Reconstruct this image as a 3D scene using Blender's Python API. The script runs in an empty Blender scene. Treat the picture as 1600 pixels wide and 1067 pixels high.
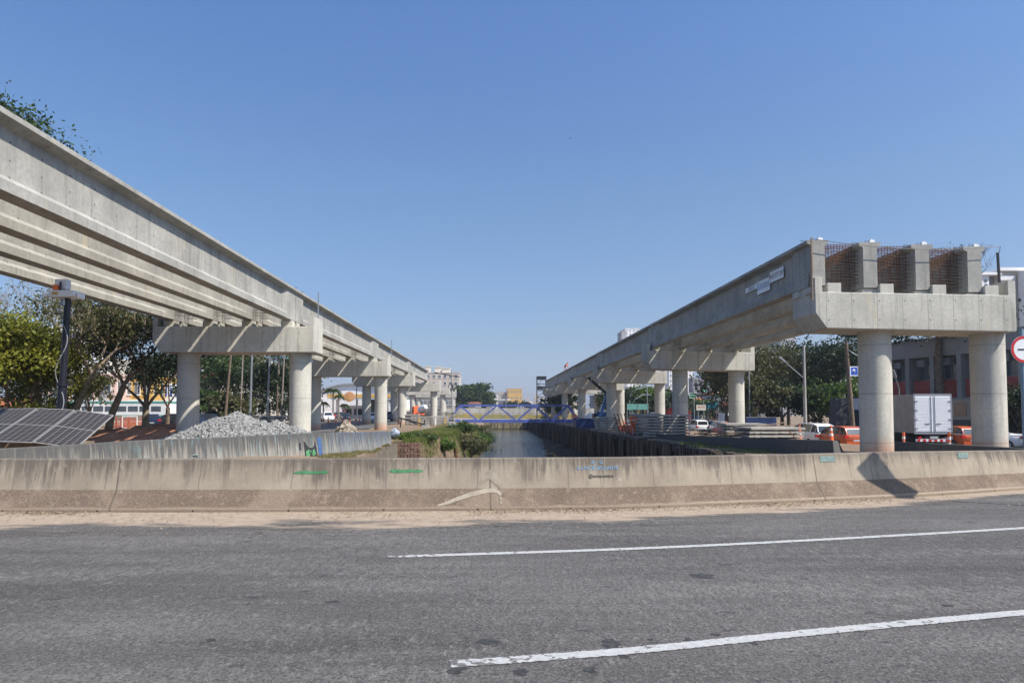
import bpy, bmesh, math, random
import numpy as np
from mathutils import Vector, Matrix, noise
R=math.radians; PI=math.pi
random.seed(7); rng=np.random.default_rng(7)
S=bpy.context.scene; C=S.collection
# ---------------------------------------------------------------- camera
F=1067.0; PITCH=R(2.5)
SH=640-533.5-F*math.tan(PITCH)
cd=bpy.data.cameras.new('camera'); cam=bpy.data.objects.new('camera',cd); C.objects.link(cam)
cd.lens=24.0; cd.sensor_width=36.0; cd.shift_y=SH/1600.0; cd.shift_x=32/1600.0; cd.clip_start=0.1; cd.clip_end=6000
cam.location=(0,0,1.65); cam.rotation_euler=(R(90)+PITCH,0,0); S.camera=cam
CR=cam.rotation_euler.to_matrix()
def ray(px,py): return CR@Vector(((px-768)/F,(533.5+SH-py)/F,-1))
def P(px,py,Y):
    r=ray(px,py); t=Y/r.y; return Vector((r.x*t,Y,1.65+r.z*t))
def G(px,py,z=0.0):
    r=ray(px,py); t=(z-1.65)/r.z; return Vector((r.x*t,r.y*t,z))
def WX(px,Y,py=640): return P(px,py,Y).x
def WZ(py,Y,px=768): return P(px,py,Y).z
# ---------------------------------------------------------------- world, sun, exposure
SUN_EL=R(50); SUN_AZ=R(60)      # azimuth measured from behind the camera (-Y) towards +X
w=bpy.data.worlds.new('World'); S.world=w; w.use_nodes=True
wn=w.node_tree.nodes; wl=w.node_tree.links; wn.clear()
sky=wn.new('ShaderNodeTexSky'); sky.sky_type='NISHITA'; sky.sun_disc=False
sky.sun_elevation=SUN_EL; sky.sun_rotation=R(180)-SUN_AZ
sky.air_density=1.0; sky.dust_density=1.5; sky.ozone_density=6.0; sky.altitude=0
bg=wn.new('ShaderNodeBackground'); bg.inputs['Strength'].default_value=0.108
wo=wn.new('ShaderNodeOutputWorld')
tc=wn.new('ShaderNodeTexCoord'); sx=wn.new('ShaderNodeSeparateXYZ'); rp=wn.new('ShaderNodeValToRGB'); mx=wn.new('ShaderNodeMix'); mx.data_type='RGBA'; mx.blend_type='MULTIPLY'; mx.inputs[0].default_value=1
wl.new(tc.outputs['Generated'],sx.inputs[0]); wl.new(sx.outputs[2],rp.inputs[0]); wl.new(sky.outputs[0],mx.inputs[6]); wl.new(rp.outputs[0],mx.inputs[7])
rp.color_ramp.elements[0].position=0.0; rp.color_ramp.elements[0].color=(.95,.95,1.15,1); rp.color_ramp.elements[1].position=1.0; rp.color_ramp.elements[1].color=(.78,.97,1.17,1)
for pz,pc in ((.03,(.88,.88,1.04,1)),(.1,(.80,.80,.86,1)),(.29,(.83,.92,.95,1)),(.51,(.78,.97,1.17,1))):
    e=rp.color_ramp.elements.new(pz); e.color=pc
wl.new(mx.outputs[2],bg.inputs['Color']); wl.new(bg.outputs[0],wo.inputs['Surface'])
sd=bpy.data.lights.new('sun','SUN'); sd.energy=4.7; sd.angle=R(0.53); sd.color=(1.0,0.93,0.83)
sun=bpy.data.objects.new('sun',sd); C.objects.link(sun)
L=Vector((-math.sin(SUN_AZ)*math.cos(SUN_EL),math.cos(SUN_AZ)*math.cos(SUN_EL),-math.sin(SUN_EL)))
sun.rotation_euler=L.to_track_quat('-Z','Y').to_euler()
vs=S.view_settings; vs.view_transform='Standard'; vs.look='None'; vs.gamma=1; vs.use_curve_mapping=False; vs.exposure=0.56
# ---------------------------------------------------------------- material helpers
class N:
    def __init__(s,name):
        s.m=bpy.data.materials.new(name); s.m.use_nodes=True; s.t=s.m.node_tree; s.t.nodes.clear()
        s.out=s.n('ShaderNodeOutputMaterial'); s.b=s.n('ShaderNodeBsdfPrincipled'); s.l(s.b.outputs[0],s.out.inputs[0])
        s.pos=s.n('ShaderNodeNewGeometry').outputs['Position']
    def n(s,t,**k):
        x=s.t.nodes.new(t)
        for a,b in k.items(): setattr(x,a,b)
        return x
    def l(s,a,b): s.t.links.new(a,b)
    def set(s,sock,v):
        if hasattr(v,'is_linked') or hasattr(v,'links'): s.l(v,sock)
        else: sock.default_value=(tuple(v)+(1,) if isinstance(v,(tuple,list)) and len(v)==3 and len(sock.default_value)==4 else v)
    def math(s,op,a,b=0.0,c=None,clamp=False):
        x=s.n('ShaderNodeMath',operation=op); x.use_clamp=clamp
        s.set(x.inputs[0],a); s.set(x.inputs[1],b)
        if c is not None: s.set(x.inputs[2],c)
        return x.outputs[0]
    def mapr(s,v,a,b,c=0.0,d=1.0,smooth=True):
        x=s.n('ShaderNodeMapRange'); x.interpolation_type='SMOOTHSTEP' if smooth else 'LINEAR'
        s.set(x.inputs[0],v)
        for i,q in enumerate((a,b,c,d)): x.inputs[i+1].default_value=q
        return x.outputs[0]
    def vec(s,v,sc=(1,1,1),rot=(0,0,0),loc=(0,0,0)):
        x=s.n('ShaderNodeMapping'); s.l(v,x.inputs[0]); x.inputs['Scale'].default_value=sc; x.inputs['Rotation'].default_value=rot; x.inputs['Location'].default_value=loc
        return x.outputs[0]
    def noise(s,v,scale,detail=4,rough=0.55,dist=0.0):
        x=s.n('ShaderNodeTexNoise'); s.l(v,x.inputs['Vector']); x.inputs['Scale'].default_value=scale; x.inputs['Detail'].default_value=detail; x.inputs['Roughness'].default_value=rough; x.inputs['Distortion'].default_value=dist
        return x.outputs[0]
    def voro(s,v,scale,feat='F1'):
        x=s.n('ShaderNodeTexVoronoi'); x.feature=feat; s.l(v,x.inputs['Vector']); x.inputs['Scale'].default_value=scale
        return x.outputs[0]
    def mix(s,f,a,b,mode='MIX'):
        x=s.n('ShaderNodeMix'); x.data_type='RGBA'; x.blend_type=mode
        s.set(x.inputs[0],f); s.set(x.inputs[6],a); s.set(x.inputs[7],b)
        return x.outputs[2]
    def sep(s,v):
        x=s.n('ShaderNodeSeparateXYZ'); s.l(v,x.inputs[0]); return x.outputs
    def bump(s,h,strength=0.3,dist=0.02):
        x=s.n('ShaderNodeBump'); x.inputs['Strength'].default_value=strength; x.inputs['Distance'].default_value=dist; s.l(h,x.inputs['Height']); s.l(x.outputs[0],s.b.inputs['Normal'])
    def fin(s,col,rough=0.8,metal=0.0,spec=None):
        s.set(s.b.inputs['Base Color'],col); s.set(s.b.inputs['Roughness'],rough); s.b.inputs['Metallic'].default_value=metal
        if spec is not None: s.b.inputs['Specular IOR Level'].default_value=spec
        return s.m
def K(c,f): return tuple(x*f for x in c)
def simple(name,col,rough=0.6,metal=0.0,var=0.18,scale=3.0,spec=None,bump=0.0):
    n=N(name); a=n.noise(n.pos,scale,5); g=n.noise(n.pos,scale*14,3)
    f=n.math('ADD',n.mapr(a,0.3,0.7,0,.7),n.mapr(g,0.35,0.65,0,.3))
    if bump: n.bump(g,bump,0.02)
    return n.fin(n.mix(f,K(col,1-var),K(col,1+var*.6)),rough,metal,spec)
def concrete(name,c1,c2,stain=0.35,lines=None,dots=None,bump=0.15,streak=True,redbase=False,vscale=1.0):
    n=N(name); a=n.noise(n.pos,0.7*vscale,6,.6); b=n.noise(n.pos,9*vscale,5,.6); g=n.noise(n.pos,60,3,.7)
    col=n.mix(n.mapr(a,.32,.68),c1,c2)
    col=n.mix(n.mapr(b,.35,.65,0,.35),col,K(c1,.72))
    if streak:
        st=n.noise(n.vec(n.pos,(3.2,3.2,.22)),1.3,5,.6)
        col=n.mix(n.mapr(st,.5,.75,0,stain),col,K(c1,.42))
        st2=n.noise(n.vec(n.pos,(2.3,2.3,.15),loc=(7,3,1)),1.1,5,.6)
        col=n.mix(n.mapr(st2,.58,.75,0,stain),col,(min(1,c2[0]*1.05),c2[1]*.9,c2[2]*.62))
    col=n.mix(n.mapr(g,.3,.7,0,.22),col,K(c2,1.2))
    v=n.voro(n.pos,5.5); col=n.mix(n.mapr(v,.035,.055,.55,0),col,K(c1,.3))
    if lines:
        ax,pitch,off=lines; x=n.sep(n.pos)[ax]
        fr=n.math('FRACT',n.math('DIVIDE',n.math('ADD',x,off),pitch))
        ln=n.mapr(n.math('ABSOLUTE',n.math('SUBTRACT',fr,.5)),.012/pitch,.03/pitch,.45,0)
        col=n.mix(ln,col,K(c1,.45))
    if dots:
        ax,pitch,off,zs_=dots; sp_=n.sep(n.pos); fr=n.math('SUBTRACT',n.math('FRACT',n.math('DIVIDE',n.math('ADD',sp_[ax],off),pitch)),.5); dx=n.math('POWER',n.math('MULTIPLY',fr,pitch),2)
        for z_ in zs_:
            dd=n.math('SQRT',n.math('ADD',dx,n.math('POWER',n.math('SUBTRACT',sp_[2],z_),2))); col=n.mix(n.mapr(dd,.022,.034,.8,0),col,K(c1,.2))
            dr=n.math('MULTIPLY',n.mapr(n.math('SQRT',dx),.0,.04,.14,0),n.math('MULTIPLY',n.mapr(sp_[2],z_-.5,z_),n.mapr(sp_[2],z_,z_+.01,1,0))); col=n.mix(dr,col,K(c1,.4))
    if redbase:
        z=n.math('ADD',n.sep(n.pos)[2],n.mapr(a,.2,.8,-.3,.3)); col=n.mix(n.mapr(z,-.25,.6,.75,0),col,(.42,.2,.11))
    n.bump(n.math('ADD',g,b),bump,.01)
    return n.fin(col,.88,spec=.25)
M={}
M['conc']=concrete('girder_concrete',(.275,.27,.245),(.42,.41,.37),.55,dots=(1,1.13,.75,(7.02,7.42,7.86)))
M['cap']=concrete('cap_concrete',(.44,.425,.37),(.58,.56,.485),.6,lines=(0,.98,.3),dots=(0,.98,.22,(5.1,5.85)))
M['col']=concrete('column_concrete',(.45,.435,.38),(.57,.55,.475),.45,lines=(2,1.93,.62),redbase=True)
M['oldconc']=concrete('old_concrete',(.22,.21,.19),(.36,.34,.3),.8)
M['slab']=concrete('slab_concrete',(.32,.31,.28),(.44,.42,.38),.3)
M['darkconc']=concrete('dark_concrete',(.05,.05,.05),(.1,.095,.085),.6)
M['rust']=simple('rusty_steel',(.2,.085,.042),.85,.1,.4,6)
M['rebar']=simple('rebar_steel',(.075,.05,.04),.8,.2,.4,9)
M['blue']=simple('blue_paint',(.085,.12,.38),.5,0,.25,1.5)
M['liftblue']=simple('lift_blue',(.03,.12,.28),.4)
M['dsteel']=simple('dark_steel',(.04,.045,.055),.5,.4)
M['steel']=simple('galvanised_steel',(.35,.38,.4),.45,.6,.15,5)
M['bluesteel']=simple('bluish_pole_paint',(.24,.33,.38),.4,.2)
M['alu']=simple('aluminium',(.6,.61,.62),.4,.5,.1)
M['white']=simple('white_paint',(.8,.8,.79),.45,0,.08,2)
M['offwhite']=simple('cream_wall',(.62,.58,.5),.8,0,.12,.8)
M['pink']=simple('pink_wall',(.62,.45,.38),.85,0,.15,.6)
M['peach']=simple('orange_wall',(.6,.3,.16),.85)
M['yellow']=simple('yellow_wall',(.6,.37,.1),.8,0,.12,.5)
M['greyw']=simple('grey_wall',(.25,.26,.28),.8,0,.15,.5)
M['dgrey']=simple('dark_grey_wall',(.06,.063,.07),.8,0,.2,.5)
M['mgrey']=simple('building_grey',(.26,.25,.235),.85,0,.2,.4)
M['brickred']=simple('brick_red_wall',(.33,.07,.055),.8,0,.25,1.2)
M['tile']=simple('roof_tile',(.42,.13,.06),.8,0,.35,2)
M['redtile']=simple('red_roof',(.5,.06,.04),.7,0,.2,2)
M['teal']=simple('teal_paint',(.13,.33,.29),.5)
M['orange']=simple('orange_plastic',(.85,.16,.04),.5,0,.15)
M['orangep']=simple('orange_car_paint',(.5,.10,.025),.25,0,.06,spec=.6)
M['wcar']=simple('white_car_paint',(.78,.78,.78),.25,0,.04,spec=.6)
M['bcar']=simple('black_car_paint',(.02,.022,.028),.2,0,.1,spec=.6)
M['gcar']=simple('grey_car_paint',(.16,.17,.18),.28,.3,.06,spec=.6)
M['rcar']=simple('red_car_paint',(.35,.02,.02),.25,0,.06,spec=.6)
M['blcar']=simple('blue_car_paint',(.018,.03,.07),.25,0,.06,spec=.6)
M['glass']=simple('dark_glass',(.02,.025,.03),.06,0,.1,spec=.8)
M['wglass']=simple('window_glass',(.09,.11,.13),.1,0,.5,.6,spec=.7)
M['rubber']=simple('tyre_rubber',(.02,.02,.02),.85)
M['tail']=simple('tail_lamp',(.5,.02,.02),.25)
M['head']=simple('head_lamp',(.7,.7,.68),.15)
M['black']=simple('black_paint',(.015,.015,.018),.45)
M['mast']=simple('mast_paint',(.017,.017,.026),.4,.2)
M['wood']=simple('weathered_wood',(.25,.18,.12),.85,0,.3,5)
M['bark']=simple('bark',(.17,.125,.085),.95,0,.4,4,bump=.4)
M['barkl']=simple('pale_bark',(.3,.24,.17),.95,0,.35,4,bump=.4)
M['palmtrunk']=simple('palm_trunk',(.26,.22,.18),.95,0,.3,5)
M['red']=simple('sign_red',(.55,.02,.025),.35,0,.06)
M['green']=simple('sign_green',(.02,.2,.11),.5,0,.1)
M['signblue']=simple('sign_blue',(.02,.09,.5),.4,0,.06)
M['signteal']=simple('sign_teal',(.08,.38,.5),.4)
M['hivis']=simple('orange_workwear',(.75,.14,.03),.8)
M['skin']=simple('skin',(.35,.2,.13),.6,0,.1)
M['navy']=simple('navy_trousers',(.03,.035,.06),.85)
M['tarp']=simple('blue_tarp',(.02,.045,.15),.6,0,.3,3)
M['mesh']=simple('orange_mesh',(.45,.12,.07),.7)
M['purple']=simple('purple_panel',(.25,.2,.6),.5)
M['paint_blue']=simple('blue_spray',(.2,.37,.56),.7,0,.3,20)
M['paint_green']=simple('green_spray',(.09,.30,.13),.7,0,.35,15)
M['paint_teal']=simple('teal_stencil',(.17,.24,.22),.7,0,.35,20)
M['paint_pale']=simple('pale_stencil',(.42,.5,.46),.7,0,.3,20)
M['paint_black']=simple('black_spray',(.03,.03,.035),.7,0,.2,20)
M['render']=simple('mortar_patch',(.33,.285,.22),.9,0,.3,7)
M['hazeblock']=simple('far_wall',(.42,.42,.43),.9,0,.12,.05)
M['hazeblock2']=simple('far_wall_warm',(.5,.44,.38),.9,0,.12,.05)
M['trash']=simple('plastic_bag',(.3,.35,.42),.6,0,.4,8)
def leafmat(name,a,b,sc=.8):
    n=N(name); x=n.noise(n.pos,sc,3); y=n.noise(n.pos,sc*9,2)
    f=n.math('ADD',n.mapr(x,.35,.65,0,.6),n.mapr(y,.3,.7,0,.4))
    col=n.mix(f,a,b); n.fin(col,.55,spec=.3)
    tr=n.n('ShaderNodeBsdfTranslucent'); n.l(col,tr.inputs[0]); ms=n.n('ShaderNodeMixShader'); ms.inputs[0].default_value=.3
    n.l(n.b.outputs[0],ms.inputs[1]); n.l(tr.outputs[0],ms.inputs[2]); n.l(ms.outputs[0],n.out.inputs[0]); return n.m
M['leaf']=leafmat('leaf_green',(.02,.042,.012),(.07,.115,.025))
M['leafd']=leafmat('leaf_dark',(.014,.026,.012),(.04,.062,.022))
M['leafy']=leafmat('leaf_yellow_green',(.07,.095,.012),(.26,.25,.03))
M['leafb']=leafmat('leaf_brownish',(.05,.06,.02),(.13,.12,.045))
M['leafl']=leafmat('leaf_bright',(.05,.1,.015),(.13,.2,.03))
M['grass']=leafmat('grass_blades',(.07,.11,.018),(.19,.23,.05),.5)
M['dgrass']=leafmat('dry_grass_blades',(.15,.14,.05),(.3,.26,.12),.8)
# asphalt
def asphalt_col(n,base=.135):
    ang=n.vec(n.pos,(.10,.9,1),rot=(0,0,-R(5)))
    a=n.noise(ang,1.0,6,.65); b=n.noise(n.vec(n.pos,(.45,1.1,1)),1.1,9,.75); g=n.noise(n.pos,30,5,.85); g2=n.noise(n.pos,85,3,.9); v=n.voro(n.pos,38); big=n.noise(n.pos,.22,3); md=n.noise(n.vec(n.pos,(.7,1.3,1)),9,5,.8)
    c0=(1.06,1.0,.93)
    def q(f): return tuple(base*f*x for x in c0)
    col=n.mix(n.mapr(a,.38,.62),q(.5),q(1.25)); st_=n.noise(n.vec(n.pos,(1,.38,1)),13,6,.9); col=n.mix(n.mapr(st_,.50,.57,0,.65),col,q(.32)); col=n.mix(n.mapr(st_,.38,.46,.6,0),col,q(2.3))
    col=n.mix(n.mapr(b,.42,.64,0,.6),col,q(.5)); col=n.mix(n.mapr(md,.5,.66,0,.5),col,q(.45)); col=n.mix(n.mapr(md,.34,.46,.35,0),col,q(1.7))
    col=n.mix(n.mapr(big,.35,.65,0,.35),col,q(1.3))
    col=n.mix(n.mapr(g,.5,.58,0,.8),col,q(.3))
    col=n.mix(n.mapr(g,.34,.44,.6,0),col,q(2.6))
    col=n.mix(n.mapr(g2,.56,.64,0,.6),col,q(3.0))
    col=n.mix(n.mapr(v,.0,.25,.5,0),col,q(2.8))
    sp=n.noise(n.vec(n.pos,(.9,2.2,1),loc=(3.1,1.7,0)),2.1,5,.72)
    col=n.mix(n.mapr(sp,.625,.65,0,.75),col,(base*.30,base*.30,base*.32))
    cr=n.voro(n.vec(n.pos,(.6,.35,1)),1.0,'DISTANCE_TO_EDGE')
    wob=n.noise(n.pos,3,4); col=n.mix(n.math('MULTIPLY',n.mapr(cr,.0,.006,.45,0),n.mapr(wob,.5,.6)),col,(base*.3,base*.3,base*.3))
    return col,g,v
def asphalt(name,base=.135):
    n=N(name); col,g,v=asphalt_col(n,base); n.bump(n.math('ADD',g,v),.5,.012); return n.fin(col,.82,spec=.35)
M['asphalt']=asphalt('asphalt',.108)
M['asphalt2']=asphalt('street_asphalt',.11)
def linemat():
    n=N('road_line_paint'); col,g,v=asphalt_col(n,.108)
    u=n.n('ShaderNodeUVMap').outputs[0]; s=n.sep(u)
    w=n.noise(n.pos,22,4,.7); e=n.math('ADD',n.math('ABSOLUTE',n.math('SUBTRACT',s[1],.5)),n.mapr(w,.3,.7,-.09,.09))
    m=n.mapr(e,.43,.46,1,0)
    near=n.mapr(s[0],.1,.9,1,0); ch=n.noise(n.vec(n.pos,(1,1,1)),9,3,.6)
    hole=n.math('MULTIPLY',n.mapr(n.math('ADD',ch,n.math('MULTIPLY',near,.13)),.61,.66),.9)
    m=n.math('MULTIPLY',m,n.math('SUBTRACT',1.0,hole)); m=n.math('MULTIPLY',m,n.mapr(g,.58,.72,1,.55))
    c2=n.mix(n.mapr(w,.3,.7),(.34,.34,.33),(.46,.46,.445)); n.bump(g,.3,.01)
    return n.fin(n.mix(m,col,c2),.7)
M['line']=linemat()
def sandmat():
    n=N('sand_dust'); col,g,v=asphalt_col(n,.108); u=n.sep(n.n('ShaderNodeUVMap').outputs[0])
    w=n.noise(n.vec(n.pos,(.35,1.4,1)),1.3,6,.65); e=n.math('ADD',u[1],n.mapr(w,.25,.75,-.35,.35))
    m=n.mapr(e,.62,.95,1,0); sp=n.noise(n.pos,5,5,.7); f=n.noise(n.pos,40,3,.8)
    sc=n.mix(n.mapr(sp,.3,.7),(.30,.24,.18),(.40,.325,.25)); sc=n.mix(n.mapr(f,.35,.7,0,.4),sc,(.2,.15,.11))
    deb=n.noise(n.vec(n.pos,(1,1.6,1),loc=(5,2,0)),3.2,5,.75); sc=n.mix(n.math('MULTIPLY',n.mapr(deb,.6,.66,0,.7),n.mapr(u[1],.0,.5,1,.35)),sc,(.13,.085,.05))
    n.bump(n.math('ADD',f,sp),.35,.02)
    return n.fin(n.mix(m,col,sc),.9,spec=.2)
M['sand']=sandmat()
def barriermat(name,mode=0):
    n=N(name); u=n.sep(n.n('ShaderNodeUVMap').outputs[0]); z=u[1]
    uv=n.n('ShaderNodeUVMap').outputs[0]
    st=n.noise(n.vec(uv,(9.5 if mode else 6.5,.8,1)),1.0,6,.65); st2=n.noise(n.vec(uv,(2.2,.5,1),loc=(4,9,0)),1.0,6,.7)
    a=n.noise(n.pos,1.4,6,.6); f=n.noise(n.pos,55,3,.8); m_=n.noise(n.pos,9,5,.7)
    if mode==0:
        up=n.mix(n.mapr(a,.3,.7),(.30,.25,.19),(.40,.345,.265))
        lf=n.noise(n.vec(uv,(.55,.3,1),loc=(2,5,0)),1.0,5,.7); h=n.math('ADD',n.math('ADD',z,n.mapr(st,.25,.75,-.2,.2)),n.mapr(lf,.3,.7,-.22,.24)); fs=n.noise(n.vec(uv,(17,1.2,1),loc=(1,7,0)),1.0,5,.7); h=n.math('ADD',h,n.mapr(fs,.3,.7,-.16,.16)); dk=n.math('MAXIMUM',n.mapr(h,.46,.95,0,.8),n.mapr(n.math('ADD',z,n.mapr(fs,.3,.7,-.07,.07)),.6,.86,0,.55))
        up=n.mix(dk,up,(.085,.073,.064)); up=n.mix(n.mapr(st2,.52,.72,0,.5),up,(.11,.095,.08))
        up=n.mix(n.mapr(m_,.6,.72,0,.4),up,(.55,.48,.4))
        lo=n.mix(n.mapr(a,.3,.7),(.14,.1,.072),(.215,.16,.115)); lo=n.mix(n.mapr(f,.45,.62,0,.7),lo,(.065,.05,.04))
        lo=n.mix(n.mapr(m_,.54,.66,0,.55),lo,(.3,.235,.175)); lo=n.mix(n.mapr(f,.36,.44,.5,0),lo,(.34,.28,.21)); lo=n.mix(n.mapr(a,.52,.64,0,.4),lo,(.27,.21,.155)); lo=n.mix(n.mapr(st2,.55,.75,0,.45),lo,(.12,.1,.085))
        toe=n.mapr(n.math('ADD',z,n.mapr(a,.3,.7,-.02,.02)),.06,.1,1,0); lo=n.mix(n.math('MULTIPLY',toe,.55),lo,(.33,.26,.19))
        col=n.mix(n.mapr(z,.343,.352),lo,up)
        ed=n.math('MULTIPLY',n.mapr(n.math('ABSOLUTE',n.math('SUBTRACT',z,.077)),.0,.014,.6,0),n.mapr(n.sep(n.pos)[0],2.0,4.5)); col=n.mix(ed,col,(.42,.34,.27))
        jp=6.1
        hx=n.math('FRACT',n.math('DIVIDE',u[0],1.52)); hd=n.math('ADD',n.math('POWER',n.math('MULTIPLY',n.math('SUBTRACT',hx,.5),1.52),2),n.math('POWER',n.math('SUBTRACT',z,.035),2))
        col=n.mix(n.mapr(n.math('SQRT',hd),.013,.019,.9,0),col,(.01,.01,.01))
        lastf=n.mapr(u[0],0,0,0,0)
    else:
        up=n.mix(n.mapr(a,.3,.7),(.24,.23,.20),(.34,.325,.28)); h=n.math('ADD',z,n.mapr(st,.25,.75,-.45,.45))
        if mode==1:
            up=n.mix(n.mapr(h,.05,.75,0,.95),up,(.07,.072,.075)); up=n.mix(n.mapr(st,.46,.66,0,.6),up,(.08,.085,.09)); up=n.mix(n.mapr(st,.32,.42,.15,0),up,(.34,.34,.31)); up=n.mix(n.mapr(st2,.45,.65,0,.5),up,(.12,.115,.105))
            g1=n.noise(n.vec(uv,(8,.8,1),loc=(3,1,0)),1.0,4,.7); g2=n.noise(n.vec(uv,(5,1.1,1),loc=(11,4,0)),1.0,4,.7)
            zone=n.mapr(u[0],14.5,15.6); up=n.mix(n.math('MULTIPLY',n.mapr(g1,.48,.6,0,.7),zone),up,(.13,.19,.30))
            up=n.mix(n.math('MULTIPLY',n.mapr(g2,.58,.64,0,.5),zone),up,(.3,.3,.17))
            z3=n.mapr(u[0],1.5,6); up=n.mix(n.math('MULTIPLY',n.mapr(g2,.56,.64,0,.35),z3),up,(.16,.38,.42))
        else:
            up=n.mix(n.mapr(h,-.2,1.2,.5,.95),K((.3,.29,.26),.5),(.05,.05,.05))
        col=up; jp=6.0
    fr=n.math('FRACT',n.math('DIVIDE',n.math('ADD',u[0],.7),jp)); ln=n.mapr(n.math('ABSOLUTE',n.math('SUBTRACT',fr,.5)),.006/jp,.02/jp,.7,0)
    col=n.mix(ln,col,(.07,.06,.05))
    fr=n.math('FRACT',n.math('DIVIDE',n.math('ADD',u[0],n.mapr(a,.2,.8,-.02,.02)),1.52)); ln=n.math('MULTIPLY',n.mapr(n.math('ABSOLUTE',n.math('SUBTRACT',fr,.5)),.003,.012,.45,0),n.mapr(z,.34,.36))
    col=n.mix(ln,col,(.1,.09,.08)); col=n.mix(n.mapr(f,.35,.7,0,.25),col,K((.3,.26,.21),.55))
    n.bump(n.math('ADD',f,m_),.3,.012); return n.fin(col,.9,spec=.2)
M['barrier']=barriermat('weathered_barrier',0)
M['barrier2']=barriermat('stained_graffiti_barrier',1)
M['barrier3']=barriermat('dark_barrier',2)
def groundmat():
    n=N('earth'); a=n.noise(n.pos,.12,6,.6); b=n.noise(n.pos,1.3,6,.7); c=n.noise(n.pos,14,4,.8)
    col=n.mix(n.mapr(a,.35,.65),(.165,.11,.075),(.215,.165,.115)); col=n.mix(n.mapr(b,.4,.68,0,.6),col,(.2,.14,.09)); col=n.mix(n.mapr(c,.35,.65,0,.4),col,(.32,.26,.2))
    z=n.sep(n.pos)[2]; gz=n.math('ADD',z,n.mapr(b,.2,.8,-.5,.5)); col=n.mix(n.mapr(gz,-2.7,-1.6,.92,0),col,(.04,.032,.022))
    n.bump(n.math('ADD',b,c),.5,.05); return n.fin(col,.95,spec=.1)
M['earth']=groundmat()
def dirt():
    n=N('red_dirt'); b=n.noise(n.pos,1.6,6,.7); c=n.noise(n.pos,9,5,.8); col=n.mix(n.mapr(b,.3,.7),(.24,.1,.055),(.4,.19,.11)); col=n.mix(n.mapr(c,.4,.7,0,.5),col,(.5,.3,.2))
    n.bump(n.math('ADD',b,c),.8,.08); return n.fin(col,.95,spec=.1)
M['dirt']=dirt()
def watermat():
    n=N('canal_water'); a=n.noise(n.vec(n.pos,(.9,.9,1)),1.1,6,.65); b=n.noise(n.vec(n.pos,(3,1.2,1)),2.5,3,.6)
    n.bump(n.math('ADD',a,n.math('MULTIPLY',b,.4)),.6,.22); n.b.inputs['IOR'].default_value=1.33
    return n.fin((.03,.032,.026),.05,spec=.6)
M['water']=watermat()
def farwall():
    n=N('canal_head_wall'); z=n.sep(n.pos)[2]; st=n.noise(n.vec(n.pos,(1.2,1.2,.3)),.8,5,.7); a=n.noise(n.pos,.5,5,.7)
    up=n.mix(n.mapr(st,.4,.65),(.5,.48,.43),(.3,.28,.24)); ye=n.mix(n.mapr(a,.35,.65),(.4,.31,.08),(.25,.24,.1)); lo=n.mix(n.mapr(st,.4,.6),(.28,.24,.12),(.12,.1,.07))
    zz=n.math('ADD',z,n.mapr(a,.3,.7,-.3,.3)); col=n.mix(n.mapr(zz,.35,.6),ye,up); col=n.mix(n.mapr(zz,-1.4,-1.1,1,0),col,lo); return n.fin(col,.9)
M['headwall']=farwall()
def pilemat():
    n=N('sheet_pile'); st=n.noise(n.vec(n.pos,(3,3,.3)),1.0,6,.7); a=n.noise(n.pos,2,5,.7)
    col=n.mix(n.mapr(st,.4,.65),(.03,.024,.02),(.17,.125,.1)); col=n.mix(n.mapr(a,.5,.7,0,.5),col,(.06,.05,.02)); n.bump(a,.4,.03); return n.fin(col,.9,spec=.2)
M['pile']=pilemat()
M['brick']=simple('old_brickwork',(.22,.13,.09),.9,0,.5,3,bump=.5)
M['slat']=simple('grey_posts',(.2,.17,.13),.9,0,.4,4)
M['stone']=simple('crushed_stone',(.27,.27,.262),.9,0,.45,5)
M['rubble']=simple('broken_concrete',(.34,.29,.23),.9,0,.35,3)
def panelmat():
    n=N('solar_cells'); u=n.n('ShaderNodeUVMap').outputs[0]; s=n.sep(u)
    def g(v,k,w): return n.mapr(n.math('ABSOLUTE',n.math('SUBTRACT',n.math('FRACT',n.math('MULTIPLY',v,k)),.5)),.5-w,.5-w*.5,0,1)
    l=n.math('MAXIMUM',g(s[0],6,.035),n.math('MULTIPLY',g(s[1],24,.07),.6)); mid=n.mapr(n.math('ABSOLUTE',n.math('SUBTRACT',s[1],.5)),.004,.008,1,0)
    l=n.math('MAXIMUM',l,mid); c=n.mix(l,(.035,.032,.036),(.33,.33,.34)); return n.fin(c,.3,spec=.5)
M['solar']=panelmat()
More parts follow.
